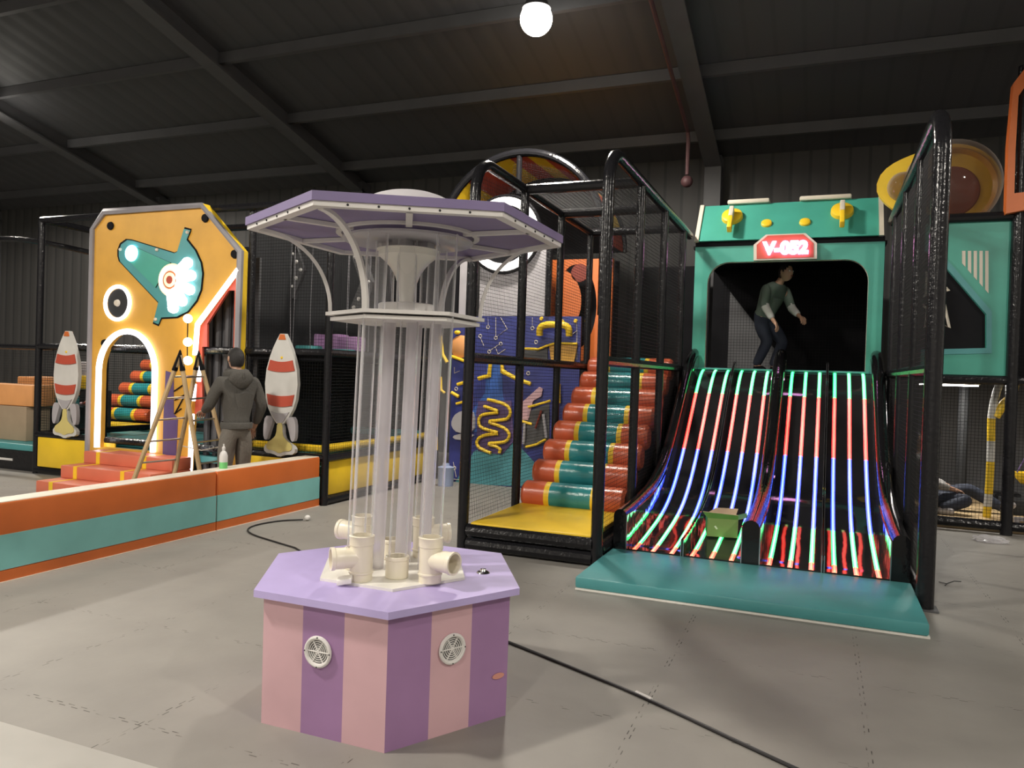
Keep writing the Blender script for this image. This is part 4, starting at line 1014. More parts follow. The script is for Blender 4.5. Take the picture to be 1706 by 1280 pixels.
def bumper(x0, x1, label, h0=.30, h1=.24, y0=6.29):
    b = MB(); sidewall(b, x0, x1, h0-.03, h1-.03, 'black_gloss')
    pts = []
    for y, z in PROF[::3] + [PROF[-1]]:
        f = min(1, max(0, (y-6.3)/1.8)); pts.append(((x0+x1)/2, y, z + h0 + (h1-h0)*f - .03))
    b.tube(pts, (x1-x0)/2*1.02, 'black_gloss', 12)
    if x1-x0 > .05: b.box((x0, 6.295, 0), (x1, 6.6, .2), 'black_gloss')
    solo(b, 'slide_bumper', ((x0+x1)/2, 6.3, 0), label, 'bumper', 'black slide bumpers', angle=50)
bumper(-1.575, LC[0]-HW-.009, 'glossy black bumper along the left edge of the slides')
bumper(LC[0]+HW+.009, LC[1]-HW-.009, 'thin black bumper between the first and second slide', .11, .11)
bumper(LC[1]+HW+.009, LC[2]-HW-.009, 'thick black bumper in the middle of the four slides')
bumper(LC[2]+HW+.009, LC[3]-HW-.009, 'thin black bumper between the third and fourth slide', .11, .11)
bumper(LC[3]+HW+.009, .645, 'glossy black bumper along the right edge of the slides')
# green carton on the second slide
q = at(1208, 872, x=-.76); 
CT_ = thing('carton', (q.x, q.y, q.z), 'open green carton with a tan inside standing on the second slide', 'box')
cb = Vector((q.x-.02, 7.0, .158)); ax = Vector((.98, .2, 0)); ay = Vector((-.2, .98, 0)); hx, hy, hz = .13, .10, .16
def CQ(i, j, k): return cb + ax*(hx*i) + ay*(hy*j) + Vector((0, 0, k))
ROOT[CT_.name] = cb; CT_.location = cb
MB().plate([CQ(-1, -1, 0), CQ(1, -1, 0), CQ(1, -1, hz), CQ(-1, -1, hz)], [], ay*.004, 'olive_card', 'tan_card').build('front_panel', CT_, 'olive front panel')
MB().plate([CQ(1, -1, 0), CQ(1, 1, 0), CQ(1, 1, hz), CQ(1, -1, hz)], [], ax*-.004, 'green_card', 'tan_card').build('side_panel', CT_)
MB().plate([CQ(-1, -1, 0), CQ(-1, 1, 0), CQ(-1, 1, hz), CQ(-1, -1, hz)], [], ax*.004, 'green_card', 'tan_card').build('side_panel', CT_)
MB().plate([CQ(-1, 1, 0), CQ(1, 1, 0), CQ(1, 1, hz), CQ(-1, 1, hz)], [], ay*-.004, 'tan_card').build('back_panel', CT_)
MB().plate([CQ(-1, -1, .002), CQ(1, -1, .002), CQ(1, 1, .002), CQ(-1, 1, .002)], [], (0, 0, .004), 'tan_card').build('bottom', CT_)
MB().plate([CQ(-1, -1, hz), CQ(1, -1, hz), CQ(.95, -1.45, hz+.045), CQ(-1.35, -1.45, hz+.06)], [], (0, .003, .003), 'olive_card', 'tan_card').build('flap', CT_, 'olive flap')
MB().plate([CQ(1, -1, hz), CQ(1, 1, hz), CQ(1.7, 1.0, hz+.03), CQ(1.6, -.9, hz+.02)], [], (.002, 0, .003), 'green_card', 'tan_card').build('flap', CT_)
MB().plate([CQ(-1, 1, hz), CQ(1, 1, hz), CQ(1.2, 1.7, hz+.05), CQ(-.3, 1.6, hz+.05)], [], (0, .003, .003), 'tan_card').build('flap', CT_)
MB().plate([CQ(-.55, -1.02, .09), CQ(-.4, -1.02, .065), CQ(-.3, -1.02, .07), CQ(-.45, -1.02, .097)], [], ay*.001, 'cream').build('mark', CT_, 'pale mark on the front')

# ================================================================== slide gate (cooker-like front)
FY = 10.0
SG = thing('slide_gate', (-.46, FY, 1.66), 'green gate over the top of the slides with yellow knobs and a red sign', 'slide gate')
def arcp(cx, cz_, r, a0, a1, n=8): return [Vector((cx+r*math.cos(a0+(a1-a0)*i/n), FY, cz_+r*math.sin(a0+(a1-a0)*i/n))) for i in range(n+1)]
hole = [Vector((-1.395, FY, 1.67))] + [Vector((.468, FY, 1.67))] + arcp(.468-.26, 3.02-.26, .26, 0, PI/2) + arcp(-1.395+.26, 3.02-.26, .26, PI/2, PI)
MB().plate([(-1.56, FY, 1.66), (.63, FY, 1.66), (.63, FY, 3.22), (-1.56, FY, 3.22)], [hole], (0, .09, 0), 'green_teal', 'cream').build('front_panel', SG)
MB().box((-1.56, FY+.01, 3.22), (.63, FY+.1, 3.285), 'black_matt').build('gap_bar', SG)
sl = [(FY-.06, 3.285), (FY+.35, 3.815), (FY+.75, 3.815), (FY+.75, 3.285)]
MB().plate([(-1.515, y, z) for y, z in sl], [], (2.075, 0, 0), 'green_teal').build('header_box', SG)
for x in (-1.567, .562):
    s2 = [(FY-.085, 3.28), (FY+.335, 3.83), (FY+.76, 3.83), (FY+.76, 3.28)]
    b = MB(); b.plate([(x, y, z) for y, z in s2], [], (.05, 0, 0), 'cream'); b.build('end_cap', SG, 'cream end cap')
for a, c in ((-1.22, -.70), (-.34, .26)):
    MB().box((a, FY+.3, 3.817), (c, FY+.62, 3.875), 'cream', .02).build('hob_pad', SG, 'cream pad on top')
nrm = Vector((0, -.53, .41)).normalized(); upv = Vector((0, .41, .53)).normalized()
def on_slope(px, py):
    d = (at(px, py, y=10) - EYE); p0 = Vector((0, FY-.06, 3.285)); t = (p0-EYE).dot(nrm)/d.dot(nrm); return EYE + d*t
for px, py, hp in ((1220, 363, 1), (1403, 354, 1)):
    c = on_slope(px, py); kb = MB()
    kb.lathe([(0, .062), (.105, .062), (.125, .05), (.13, .03), (.132, 0)], c, 'yellow', 30, axis=nrm); kb = kb.build('knob', SG, 'yellow knob')
    h = MB(); h.obox(c + nrm*.115 - upv*.245, (.028, 0, 0), upv*.11, nrm*.05, 'yellow', .012)
    h.obox(c + nrm*.115 - upv*.045, (.028, 0, 0), upv*.09, nrm*.05, 'cream', .012)
    h.build('handle', kb, 'yellow handle with a cream upper half')
for px, py in ((1277, 373), (1341, 371)):
    c = on_slope(px, py); MB().lathe([(0, .03), (.05, .03), (.062, .022), (.066, 0)], c, 'yellow', 24, axis=nrm).build('dial', SG, 'small yellow dial')
# sign
SY = FY-.075
def Q(px, py, y=SY): return at(px, py, y=y)
so = [Q(1255.5, 434), Q(1255.5, 408), Q(1276, 391), Q(1342, 388.5), Q(1361, 405), Q(1361, 431)]
SN = MB(); SN.plate(so, [], (0, .06, 0), 'cream'); SN = SN.build('sign', SG, 'red sign with cream edge and glowing letters')
cs = sum((Vector(p) for p in so), Vector())/6
MB().plate([cs + (Vector(p)-cs)*.90 + Vector((0, -.006, 0)) for p in so], [], (0, .006, 0), 'red').build('sign_face', SN)
cu = bpy.data.curves.new('letters', 'FONT'); cu.body = 'V-052'; cu.size = .205; cu.extrude = .012; cu.bevel_depth = .006; cu.offset = .006; cu.align_x = 'CENTER'; cu.align_y = 'CENTER'
to = bpy.data.objects.new('tmp', cu); COL.objects.link(to); dg = bpy.context.evaluated_depsgraph_get(); dg.update()
tm = bpy.data.meshes.new_from_object(to.evaluated_get(dg)); bpy.data.objects.remove(to)
b = MB(); b.bm.from_mesh(tm); i = b.mi('led_sign')
for f in b.bm.faces: f.material_index = i
cl = Q(1309, 414, SY-.022)
for v in b.bm.verts: v.co = Vector((cl.x + v.co.x*1.02, cl.y - v.co.z, cl.z + v.co.y))
b.build('lettering', SN, 'glowing white letters V-052')
# room behind the gate
b = MB(); b.box((-1.6, FY+.1, 1.60), (.66, 12.3, 1.655), 'black_matt'); b.build('platform', SG)
MB().box((-1.62, 12.25, 1.66), (.66, 12.3, 3.25), 'black_matt').build('back_wall', SG)
MB().box((.60, FY+.1, 1.66), (.64, 12.25, 3.25), 'black_matt').build('side_wall', SG)
MB().box((-1.6, FY+.1, 3.215), (.66, 12.3, 3.25), 'black_matt').build('roof', SG)
b = MB(); b.plate([(-1.36, 12.235, 1.67), (-.62, 12.235, 1.67), (-.62, 12.235, 1.95), (-1.36, 12.235, 2.9)], [], (0, .012, 0), 'mid_grey'); b.build('lit_wall_patch', SG)  # lit part of the grey wall, its slanted top a built-in shadow edge
b = MB(); b.net((-1.38, 11.3, 1.67), (.55, 11.3, 1.67), (.55, 11.3, 3.2), (-1.38, 11.3, 3.2), .04); b.build('net', SG)
# worker inside the gate, stooping
fx = Vector((.80, -.6, 0)).normalized(); sd = Vector((-fx.y, fx.x, 0)); P0 = Vector((-.68, 10.75, 1.657))
def pl(f, l, z): return tuple(P0 + fx*f + sd*l + Vector((0, 0, z)))
person(tuple(P0), dict(pelvis=pl(-.10, 0, .74), chest=pl(.08, 0, 1.05), neck=pl(.17, 0, 1.20), head=pl(.25, 0, 1.30),
       shl=pl(.1, .18, 1.10), ell=pl(.17, .22, .86), wrl=pl(.35, .16, .74), shr=pl(.1, -.18, 1.10), elr=pl(.12, -.24, .86), wrr=pl(.26, -.22, .66),
       hpl=pl(-.10, .09, .70), knl=pl(.14, .12, .40), anl=pl(-.02, .12, .08), tol=pl(.12, .13, .035),
       hpr=pl(-.10, -.09, .70), knr=pl(.08, -.11, .40), anr=pl(-.1, -.11, .08), tor=pl(.04, -.12, .035)),
       fx, 'stooping person in a grey-green shirt and dark trousers in the dark opening above the slides', 'shirt_grey', 'jeans', sleeve=('lr', 'sleeve'))

# ================================================================== right side
RY = 9.46
RP = thing('window_wall', (1.25, RY, 1.66), 'green wall panel with a slanted dark window, right of the slides', 'wall panel')
win = [at(1520, 405, y=RY), at(1562, 430, y=RY), at(1643, 524, y=RY), at(1643, 580, y=RY), at(1520, 583, y=RY)]
MB().plate([(.80, RY, 1.67), (1.79, RY, 1.67), (1.79, RY, 3.31), (.80, RY, 3.31)], [win], (0, .08, 0), 'green_teal').build('panel', RP)
MB().plate([Vector(p) + Vector((0, -.012, 0)) for p in (at(1512, 390, y=RY), at(1565, 418, y=RY), at(1652, 519, y=RY), at(1652, 589, y=RY), at(1512, 592, y=RY))], [[Vector(p) + Vector((0, -.012, 0)) for p in win]], (0, .012, 0), 'teal').build('window_frame', RP)
MB().plate([Vector(p) + Vector((0, .06, 0)) for p in win], [], (0, .012, 0), 'black_matt').build('pane', RP, 'dark window')
MB().tube([Vector(p) + Vector((0, .05, 0)) for p in (at(1545, 452, y=RY), at(1562, 463, y=RY), at(1582, 484, y=RY), at(1570, 487, y=RY), at(1583, 546, y=RY), at(1560, 532, y=RY), at(1542, 545, y=RY), at(1546, 515, y=RY), at(1530, 500, y=RY), at(1544, 490, y=RY))], .014, 'cream', 6, closed=True).build('star_outline', RP, 'cream star outline')
for i in range(5):
    x0 = 1603 + i*9.6
    f0 = (x0-1590)/58; f1 = (x0+5.5-1590)/58
    MB().plate([at(x0, 418, y=RY-.008), at(x0+5.5, 418, y=RY-.008), at(x0+5.5, 424+f1*66, y=RY-.008), at(x0, 424+f0*66, y=RY-.008)], [], (0, .007, 0), 'cream').build('stripe', RP, 'cream stripe')
RF = thing('net_cage', (1.8, 9.45, 0), 'black tube frame with net at the right edge, below the green panel', 'frame')
post(1.845, 9.42, 0, 4.9, RF, .058); post(.80, 9.46, .0, 1.66, RF, .05); post(3.1, 9.42, 0, 3.4, RF, .055)
for z in (.09, 1.62, 3.35): rail((.75, 9.44, z), (3.2, 9.44, z), RF, .05)
MB().net((.85, 9.44, .14), (1.80, 9.44, .14), (1.80, 9.44, 1.58), (.85, 9.44, 1.58), .034).build('net', RF)
MB().net((1.9, 9.44, .14), (3.05, 9.44, .14), (3.05, 9.44, 1.58), (1.9, 9.44, 1.58), .034).build('net', RF)
MB().net((1.9, 9.44, 1.66), (3.05, 9.44, 1.66), (3.05, 9.44, 3.3), (1.9, 9.44, 3.3), .034).build('net', RF)
b = MB(); b.box((.75, 9.5, 1.6), (3.3, 12.4, 1.66), 'black_matt'); b.build('deck', RF)
tl_ = thing('tube_light', (1.3, 10.3, 1.56), 'white tube light under the deck at the right, above the seated person', 'light')
MB().box((.9, 10.26, 1.565), (1.7, 10.34, 1.598), 'white_paint', .008).build('housing', tl_)
MB().box((.92, 10.27, 1.55), (1.68, 10.33, 1.565), 'led_work').build('tube', tl_)
LA = bpy.data.lights.new('tube_glow', 'AREA'); LA.shape = 'RECTANGLE'; LA.size = .76; LA.size_y = .06; LA.energy = 22; LA.color = (1., .95, .86)
lo_ = bpy.data.objects.new('tube_glow', LA); COL.objects.link(lo_); lo_.location = (0, 0, -.015); lo_.parent = tl_
MB().box((.8, 12.3, .0), (4.5, 12.35, 1.6), 'mid_grey').build('back_panel', RF)
MB().box((1.8, 9.6, 1.66), (4.5, 9.64, 3.3), 'black_matt').build('upper_panel', RF)
MB().cyl((1.62, 10.8, 0), (1.62, 10.8, 1.6), .06, 'dark_grey', 10).build('inner_post', RF)
solo(MB().box((.75, 9.55, .0), (3.4, 11.6, .10), 'wood'), 'plank_floor', (2, 10.5, 0), 'pale plank floor behind the net at the right', 'floor platform')
# bubble window
BC = Vector((1.25, 9.9, 3.80))
BU = thing('bubble_window', (BC.x, BC.y, 3.37), 'yellow dish with a clear bubble and dark red centre on top of the green panel', 'bubble window')
blob = []
for i in range(48):
    t = 2*PI*i/48; r = .52; e = math.cos(t-PI*.96); r += .22*max(0, e)**6
    blob.append(Vector((BC.x + r*math.cos(t), BC.y, BC.z + r*.93*math.sin(t))))
b = MB(); b.plate(blob, [], (0, .08, 0), 'yellow'); 
bmesh.ops.bevel(b.bm, geom=[e for e in b.bm.edges if e.calc_face_angle(0) > .8], offset=.025, segments=3, profile=.5, affect='EDGES'); b.build('flange', BU)
MB().lathe([(.40, .0), (.44, .05), (.46, .03), (.47, 0)], BC + Vector((.03, -.001, -.03)), 'gate_yellow', 40, axis=(0, -1, 0)).build('rim', BU)
MB().lathe([(0, .010), (.27, .012), (.285, 0)], BC + Vector((.03, 0, -.06)), 'dark_red', 36, axis=(0, -1, 0)).build('centre', BU, 'dark red centre')
b = MB(); b.lathe([(.50*math.cos(t), .36*math.sin(t)) for t in [PI/2*i/10 for i in range(10)]] + [(0, .36)], BC + Vector((.03, -.01, .02)), 'bubble', 40, axis=(0, -1, 0)); b.build('bubble', BU, 'clear bubble')
b = MB(); b.lathe([(.17*math.cos(t), .2*math.sin(t)) for t in [PI/2*i/8 for i in range(8)]] + [(0, .2)], BC + Vector((-.46, -.01, .02)), 'bubble', 28, axis=(0, -1, 0)); b.build('side_bubble', BU)
MB().box((BC.x-.45, BC.y+.02, 3.36), (BC.x+.45, BC.y+.3, 3.42), 'black_matt').build('stand', BU)
# orange cabin
OY = 9.3
oc = [at(1676, 356, y=OY), at(1680, 240, y=OY), at(1689, 138, y=OY), at(1709, 112, y=OY), Vector((3.0, OY, 4.95)), Vector((3.0, OY, 3.42)), at(1706, 350, y=OY)]
oh = [at(1690, 322, y=OY), at(1692, 250, y=OY), at(1697, 160, y=OY), at(1712, 138, y=OY), Vector((2.9, OY, 4.8)), Vector((2.9, OY, 3.65))]
OC = thing('orange_cabin', (2.3, OY, 3.4), 'orange framed cabin window at the upper right edge', 'cabin')
MB().plate(oc, [oh], (0, .14, 0), 'orange').build('frame', OC)
MB().plate([Vector(p) + Vector((0, .08, 0)) for p in oh], [], (0, .01, 0), 'black_gloss').build('pane', OC)
MB().box((1.9, OY+.05, 3.38), (2.95, OY+.8, 3.5), 'black_matt').build('base', OC)
# seated worker
fx = Vector((.93, -.1, 0)).normalized(); sd = Vector((-fx.y, fx.x, 0)); P0 = Vector((1.15, 10.15, .10))
def pl(f, l, z): return tuple(P0 + fx*f + sd*l + Vector((0, 0, z)))
person(tuple(P0), dict(pelvis=pl(0, 0, .14), chest=pl(-.05, 0, .50), neck=pl(-.10, 0, .68), head=pl(-.13, 0, .80),
       shl=pl(-.06, .17, .58), ell=pl(.02, .24, .34), wrl=pl(.25, .2, .27), shr=pl(-.06, -.17, .58), elr=pl(.05, -.24, .34), wrr=pl(.28, -.18, .28),
       hpl=pl(.06, .09, .13), knl=pl(.45, .16, .26), anl=pl(.80, .18, .07), tol=pl(.90, .2, .12),
       hpr=pl(.06, -.09, .13), knr=pl(.46, -.2, .17), anr=pl(.16, -.30, .065), tor=pl(.28, -.32, .05)),
       fx, 'person in a checked shirt and dark jeans sitting on the floor behind the right net', 'check', 'jeans', shoes='grey_fin')
# yellow and white padded pole
PX = 1.745
t = thing('padded_pole', (PX, 9.9, .10), 'slim yellow and white padded pole behind the right net', 'pole')
segs = [(.10, .22, 'yellow'), (.22, .36, 'rocket_white'), (.36, .72, 'yellow'), (.72, .95, 'rocket_white'), (.95, 1.2, 'yellow'), (1.2, 1.6, 'rocket_white')]
for a, c, m in segs:
    pts = [(PX + .02*math.sin(z*2.2) + (.0 if z < 1.1 else (z-1.1)**2*.35), 9.9, z) for z in [a+(c-a)*i/4 for i in range(5)]]
    MB().tube(pts, .04, m, 10).build('sleeve', t, m.replace('_', ' ') + ' section' if m == 'yellow' else 'white section')
MB().tube([(PX+.05, 9.9, 1.22), (PX+.13, 9.9, 1.38), (PX+.2, 9.9, 1.45), (PX+.22, 9.9, 1.6)], .045, 'yellow', 10).build('branch', t)
# hanging yellow bucket seat
t = thing('bucket_swing', (2.26, 10.5, .43), 'yellow bucket swing on purple chains at the right edge', 'swing')
MB().lathe([(0, .0), (.08, .01), (.13, .07), (.15, .13), (.155, .14), (.14, .14), (.07, .05), (0, .04)], (2.26, 10.5, .43), 'yellow', 24).build('seat', t)
for dx in (-.12, .12): MB().tube([(2.26+dx, 10.5, .56), (2.26, 10.5, .85)], .008, 'purple', 6).build('strap', t)
MB().cyl((2.26, 10.5, .85), (2.26, 10.5, 1.6), .014, 'lilac', 6).build('chain', t)
# clutter on the plank floor
def clutter(px, py, y, s, m, nm, lb, cat):
    c = at(px, py, y=y); z0 = .101
    b = MB(); b.box((c.x-s[0]/2, y-s[1]/2, z0), (c.x+s[0]/2, y+s[1]/2, z0+s[2]), m, .012); return c, b, z0
for a in ((1672, 838, 10.75, (.30, .3, .20), 'black_gloss', 'black_case', 'glossy black case on the plank floor just left of the right post', 'case'),
          (1702, 840, 10.4, (.42, .3, .17), 'dark_grey', 'crate', 'dark grey crate on the plank floor at the right edge', 'crate')):
    c, b, z0 = clutter(*a[:5], a[5], a[6], a[7]); solo(b, a[5], (c.x, a[2], z0), a[6], a[7])
c = at(1702, 848, y=9.8)
solo(MB().box((1.93, 9.65, .101), (2.6, 9.95, .13), 'wood'), 'loose_plank', (2.2, 9.8, .101), 'loose wooden plank beside the right post', 'plank')
t = thing('slotted_bench', (2.2, 9.75, .0), 'pale grey slotted bench end low behind the right net', 'bench')
MB().box((1.95, 9.6, .131), (2.5, 9.64, .17), 'grey_fin').build('top', t)
for k in range(3): MB().box((1.95+k*.2, 9.6, .101), (2.0+k*.2, 9.64, .131), 'grey_fin').build('leg', t)
# plastic bag and wire scrap
b = MB(); q = bmesh.ops.create_icosphere(b.bm, subdivisions=3, radius=1.); i = b.mi('bag')
for v in q['verts']:
    n_ = random.uniform(.75, 1.15); v.co = Vector((1.615 + v.co.x*.16*n_, 8.9 + v.co.y*.09*n_, max(.003, .02 + v.co.z*.045*n_)))
for f in b.bm.faces: f.material_index = i
solo(b, 'plastic_bag', (1.615, 8.9, 0), 'crumpled clear plastic bag on the floor in front of the right net', 'bag')
w0 = at(1578, 975, z=0)
b = MB(); b.tube([w0 + Vector(p) for p in ((-.02, -.05, .006), (.0, .0, .012), (.05, .03, .03), (.10, .05, .028))], .004, 'rubber', 5); b.tube([w0 + Vector(p) for p in ((0, 0, .01), (-.03, .03, .006), (-.05, .05, .006))], .003, 'rubber', 5)
solo(b, 'wire_scrap', tuple(w0), 'scrap of black wire on the floor right of the tall net post', 'wire')

# ================================================================== play wall at the back
BY = 9.60
PW = thing('play_wall', (-3.8, BY, 0), 'dark blue wall board with drawn constellations and yellow pipe toys behind the stair cage', 'play wall')
BX0, BX1 = -4.78, -2.93
MB().box((BX0, BY, 0), (BX1, BY+.04, 2.30), 'navy').build('board', PW)
def W(px, py, d=0.): return at(px, py, y=BY-d)
MB().plate([W(757, 806, .004), W(790, 752, .004), W(830, 735, .004), W(862, 740, .004), W(890, 770, .004), W(905, 812, .004)], [], (0, .004, 0), 'sky_teal').build('painted_hill', PW, 'painted teal hill')
MB().plate([W(812, 600, .003), W(835, 598, .003), W(838, 662, .003), W(852, 690, .003), W(860, 720, .003), W(770, 720, .003), W(790, 680, .003), W(808, 655, .003)], [], (0, .003, 0), 'navy2').build('painted_glow', PW, 'painted blue glow')
b = MB()
for L in ([(813, 529), (813, 543)], [(826, 529), (826, 562), (845, 548), (834, 529)], [(800, 562), (806, 576)], [(815, 585), (833, 573)], [(825, 578), (830, 590), (842, 582)], [(887, 529), (887, 545)], [(961, 534), (961, 600)], [(950, 560), (961, 551)], [(757, 612), (757, 622), (766, 618)], [(755, 770), (760, 795)], [(748, 798), (770, 800)], [(928, 705), (938, 720)]):
    b.tube([W(x, y, .004) for x, y in L], .004, 'cream', 4)
for x, y in ((813, 545), (826, 563), (834, 573), (815, 586), (887, 547), (800, 560), (893, 570), (760, 648), (880, 622), (757, 780)):
    b.tube(circ(W(x, y, .004), .022, 12), .005, 'cream', 4, closed=True)
b.build('constellations', PW, 'white constellation lines')
for x, y in ((902, 531), (937, 536), (959, 535)):
    MB().lathe([(0, .02), (.02, .02), (.028, 0)], W(x, y), 'yellow', 14, axis=(0, -1, 0)).build('star_knob', PW, 'yellow star knob')
b = MB(); b.tube(smooth([W(899, 559, .07), W(899, 546, .09), W(909, 541, .1), W(924, 541, .1), W(938, 541, .1), W(948, 546, .09), W(948, 560, .07)], 2), .045, 'yellow', 12); b.build('pipe_arch', PW, 'thick yellow pipe arch')
def toyrail(pts, r, lb, m='yellow', d=.05): MB().tube([W(x, y, d) for x, y in pts], r, m, 8).build('toy_rail', PW, lb)
toyrail(smooth([(875, 581, 0), (897, 582, 0), (912, 576, 0), (925, 572, 0), (962, 574, 0)], 1) if False else [(873, 581), (897, 582), (912, 576), (925, 572), (962, 573)], .016, 'wavy yellow rail')
MB().plate([W(915, 576, .03), W(962, 574, .03), W(956, 604, .03), W(918, 603, .03)], [], (0, .03, 0), 'gate_yellow').build('toy_bin', PW, 'yellow bin')
MB().plate([W(872, 584, .02), W(912, 580, .02), W(912, 600, .02), W(874, 600, .02)], [], (0, .02, 0), 'mid_grey').build('toy_panel', PW, 'grey panel')
toyrail([(817, 605), (815, 626), (797, 631)], .028, 'yellow pipe with bend'); toyrail([(836, 606), (837, 619), (860, 631), (884, 640)], .026, 'yellow sloping pipe')
toyrail([(762, 641), (781, 635)], .024, 'short yellow pipe'); toyrail([(752, 654), (764, 661)], .024, 'short yellow pipe'); toyrail([(734, 628), (735, 650), (741, 655)], .02, 'short yellow pipe')
toyrail([(760, 673), (780, 668)], .018, 'yellow hammer toy'); toyrail([(778, 663), (779, 672)], .03, 'yellow hammer head')
toyrail([(770, 752), (776, 738)], .026, 'short yellow pipe'); toyrail([(727, 728), (727, 750)], .022, 'short yellow pipe')
toyrail([(734, 560), (737, 590), (745, 604)], .026, 'yellow pipe beside the helmet face')
MB().lathe([(0, .05), (.12, .045), (.155, .02), (.16, 0)], W(768, 578), 'foam_orange', 24, axis=(0, -1, 0)).build('helmet', PW, 'orange round toy')
toyrail([(753, 594), (783, 605)], .022, 'yellow rail across the orange toy'); MB().ico(W(762, 554, .04), .05, 'yellow', 2, (1, .6, .6)).build('toy_knob', PW, 'yellow knob')
MB().plate(smooth([W(752, 700, .05), W(760, 688, .05), W(780, 682, .05), W(790, 690, .05), W(790, 722, .05), W(762, 722, .05), W(752, 712, .05)], 1, True), [], (0, .05, 0), 'grey_fin').build('grey_rock', PW, 'grey rounded toy')
MB().plate(smooth([W(752, 727, .04), W(770, 722, .04), W(790, 724, .04), W(784, 730, .04), W(760, 734, .04)], 1, True), [], (0, .04, 0), 'grey_fin').build('grey_rock', PW, 'grey rounded toy')
snake = [(812, 666), (824, 668), (845, 675), (851, 686), (848, 696), (840, 700), (808, 702), (840, 712), (850, 724), (845, 735), (835, 738), (808, 739), (834, 746), (832, 755)]
snake2 = [(806, 677), (836, 687), (804, 690), (797, 698), (798, 710), (806, 715), (836, 722), (804, 725), (794, 734), (795, 744), (805, 750), (818, 755)]
for s_ in (snake, snake2): MB().tube(smooth([W(x, y, .06) for x, y in s_], 2), .022, 'yellow', 8).build('maze_rail', PW, 'winding yellow maze rail')
MB().plate([W(797, 668, .02), W(852, 668, .02), W(856, 735, .02), W(836, 758, .02), W(796, 752, .02), W(793, 690, .02)], [], (0, .018, 0), 'purple').build('maze_back', PW)
b = MB(); b.plate([W(868, 672, .03), W(898, 645, .03), W(904, 648, .03), W(902, 660, .03), W(888, 668, .03), W(880, 700, .03), W(868, 700, .03)], [], (0, .03, 0), 'pink'); b.build('toy_rocket', PW, 'pale pink rocket picture')
toyrail([(868, 702), (886, 707)], .018, 'short yellow rail'); toyrail([(880, 678), (890, 676), (917, 668)], .016, 'long sloping yellow rail'); toyrail([(876, 745), (893, 741), (910, 732)], .016, 'lower yellow rail')
toyrail([(902, 684), (892, 714)], .014, 'dark red lever', 'dark_red'); toyrail([(874, 705), (872, 740)], .02, 'grey rail', 'grey_fin'); toyrail([(905, 690), (910, 730)], .02, 'grey rail', 'grey_fin')
MB().plate([W(870, 690, .015), W(915, 672, .015), W(915, 735, .015), W(872, 748, .015)], [], (0, .012, 0), 'mid_grey').build('toy_panel', PW, 'grey panel')
toyrail([(932, 640), (932, 672)], .016, 'upright yellow rail')
# pale blue bin
q = Vector((-4.62, 9.2, 0))
b = MB(); b.lathe([(0, 0), (.10, 0), (.105, .02), (.105, .24), (.11, .25), (.05, .27), (.045, .30), (0, .30)], q, mat('pale_blue_plastic', (.35, .42, .62), .4), 24)
solo(b, 'water_jug', tuple(q), 'pale blue jug on the floor seen through the clear tubes of the machine', 'jug')

# upper front behind the cage: striped half-round canopy, moon ring, panels
VA = thing('striped_canopy', (-3.87, 9.65, 2.3), 'half-round red and yellow striped canopy on a black tube arch, above the stair cage', 'canopy')
vc = Vector((-3.87, 9.65, 3.32)); VR = 1.19
def va(t, r, y): return Vector((vc.x + r*math.cos(t), y, vc.z + r*math.sin(t)))
MB().tube([(vc.x+VR, 9.65, 2.32)] + [va(t, VR, 9.65) for t in [PI*i/32 for i in range(33)]] + [(vc.x-VR, 9.65, 2.32)], .052, 'black_vinyl', 10).build('arch_tube', VA)
MB().tube([va(t, VR-.02, 10.85) for t in [PI*i/32 for i in range(33)]], .045, 'black_vinyl', 8).build('arch_tube', VA)
b = MB(); N = 42
cuts = [0, 3, 6, 10, 13, 17, 20, 23, 27, 31, 36, 42]
for j in range(len(cuts)-1):
    for i in range(cuts[j], cuts[j+1]):
        t0, t1 = PI*i/N, PI*(i+1)/N
        vs = [b.bm.verts.new(p) for p in (va(t0, VR-.05, 9.68), va(t1, VR-.05, 9.68), va(t1, VR-.05, 10.85), va(t0, VR-.05, 10.85))]
        b.face(vs, 'yellow' if j % 2 else 'red')
        vs = [b.bm.verts.new(p) for p in (va(t0, VR-.03, 9.68), va(t1, VR-.03, 9.68), va(t1, VR-.03, 10.85), va(t0, VR-.03, 10.85))]
        b.face(vs[::-1], 'yellow' if j % 2 else 'red')
b.build('striped_vault', VA, 'red and yellow striped vault')
for dx in (-.02,):
    MB().cyl((vc.x+dx, 9.66, 3.95), (vc.x+dx, 9.66, vc.z+VR), .04, 'black_vinyl', 10).build('strut', VA)
b = MB(); b.net((vc.x-.2, 9.67, 3.85), (vc.x+1.05, 9.67, 3.6), (vc.x+.75, 9.67, 4.2), (vc.x-.1, 9.67, 4.44), .034); b.build('net', VA)
b = MB(); b.plate([va(t, VR-.06, 10.83) for t in [PI*i/24 for i in range(25)]], [], (0, .02, 0), 'black_matt'); b.build('back_board', VA)
mc = at(841, 391, y=9.62)
MR = thing('moon_ring', (mc.x, mc.y, mc.z-.5), 'glowing white ring around a black round hole, partly hidden by the lilac canopy', 'ring light')
MB().lathe([(.395, .0), (.395, .05), (.50, .05), (.50, 0), (.395, 0)], mc, 'led_moon', 44, axis=(0, -1, 0)).build('ring', MR)
MB().lathe([(0, .02), (.396, .02), (.396, 0), (0, 0)], mc, 'black_matt', 40, axis=(0, -1, 0)).build('hole', MR)
MB().tube(circ(mc + Vector((0, -.02, 0)), .52, 40), .025, 'black_vinyl', 8, closed=True).build('rim_tube', MR)
t = thing('backdrop_board', (-3.95, 9.68, 2.3), 'pale grey panel below the glowing ring, behind the stair cage net', 'panel')
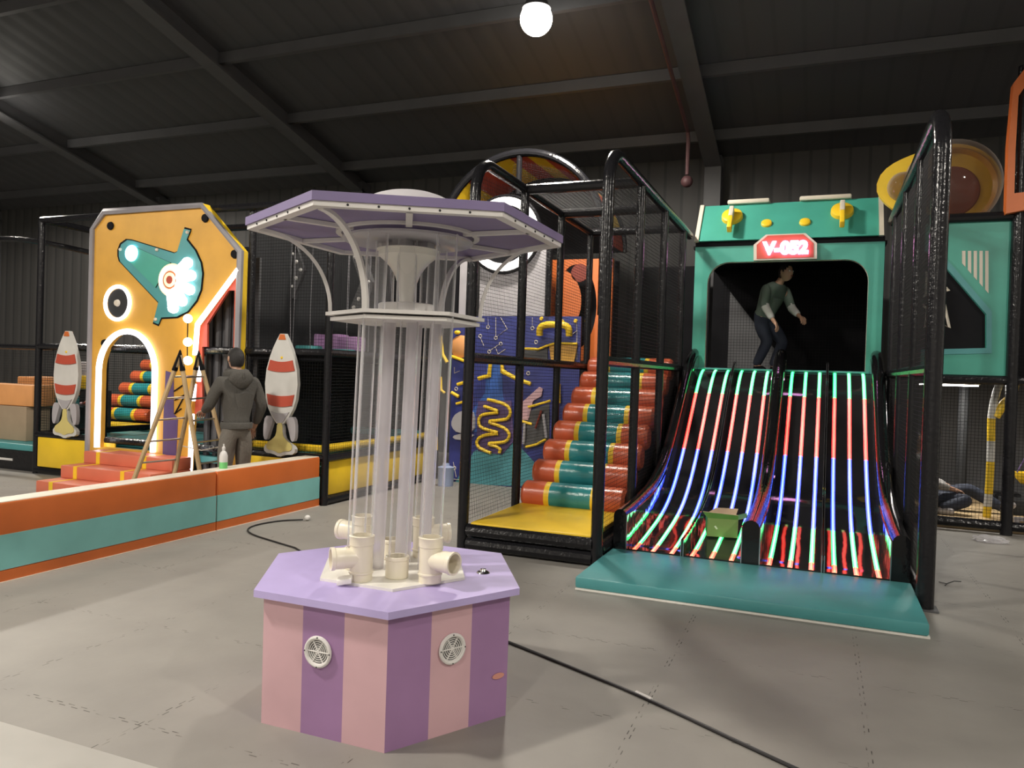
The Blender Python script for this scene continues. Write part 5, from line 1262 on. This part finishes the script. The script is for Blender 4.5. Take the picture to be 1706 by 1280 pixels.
MB().box((-4.42, 9.66, 2.31), (-3.45, 9.72, 3.3), 'grey_fin').build('sheet', t)
MB().box((-5.0, 9.66, 2.31), (-4.55, 9.7, 3.3), 'black_matt').build('side_sheet', t, 'black side sheet')
MB().box((-4.72, 9.64, 2.31), (-4.6, 9.66, 3.3), 'grey_fin').build('edge_sheet', t)
MB().cyl((-3.40, 9.62, 2.31), (-3.40, 9.62, 3.35), .045, 'black_vinyl', 10).build('post', t)
OP = thing('porthole_board', (-3.0, 9.95, 1.7), 'bright orange panel with a large round black hole behind the stair cage', 'panel')
oy = 9.95
hc = at(958, 512, y=oy)
MB().plate([(-3.5, oy, 1.72), at(1004, 600, y=oy), at(1006, 432, y=oy), (-3.5, oy, 3.12)] if False else [(-3.52, oy, 1.73), (-2.62, oy, 1.73), (-2.62, oy, 3.10), (-3.52, oy, 3.10)], [circ(Vector((hc.x, oy, hc.z)), .30, 36, ry=.58)], (0, .05, 0), 'orange').build('panel', OP)
MB().box((-3.52, oy+.25, 1.73), (-2.6, oy+.28, 3.1), 'black_matt').build('backing', OP)
MB().plate([(-3.40, oy-.01, 2.31), (-3.40, oy-.01, 3.05)] + [Vector((-3.40 + .36*math.cos(t), oy-.01, 2.52+.46*math.sin(t))) for t in [PI/2-.9*0-(PI/2+.5)*i/14 for i in range(15)]], [], (0, .008, 0), 'orange').build('half_disc', OP, 'orange half disc')
MB().lathe([(0, .01), (.12, .01), (.125, 0)], at(966, 455, y=oy), 'dark_red', 24, axis=(0, -1, 0)).build('red_glow', OP, 'dark red disc painted in for a glow')  # flat disc that paints in a dark red glow
solo(MB().box((CX0-.6, 10.0, 1.62), (CX1, 12.3, 1.70), 'black_matt'), 'upper_deck', (-2.3, 11, 1.62), 'dark deck at the top of the roller stairs', 'deck')
b = MB(); b.box((-2.75, 12.2, 1.71), (-1.66, 12.24, 3.3), 'black_matt'); solo(b, 'dark_screen', (-2.2, 12.2, 1.71), 'dark screen behind the top of the roller stairs', 'screen')

# ------------------------------------------------------------------ view
sc.view_settings.view_transform = 'Standard'; sc.view_settings.look = 'None'; sc.view_settings.gamma = 1
sc.view_settings.use_curve_mapping = False
sc.view_settings.exposure = 0.1
sc.cycles.use_denoising = True
sc.cycles.transparent_max_bounces = 40
sc.cycles.max_bounces = 8; sc.cycles.sample_clamp_indirect = 6
bpy.context.view_layer.update()
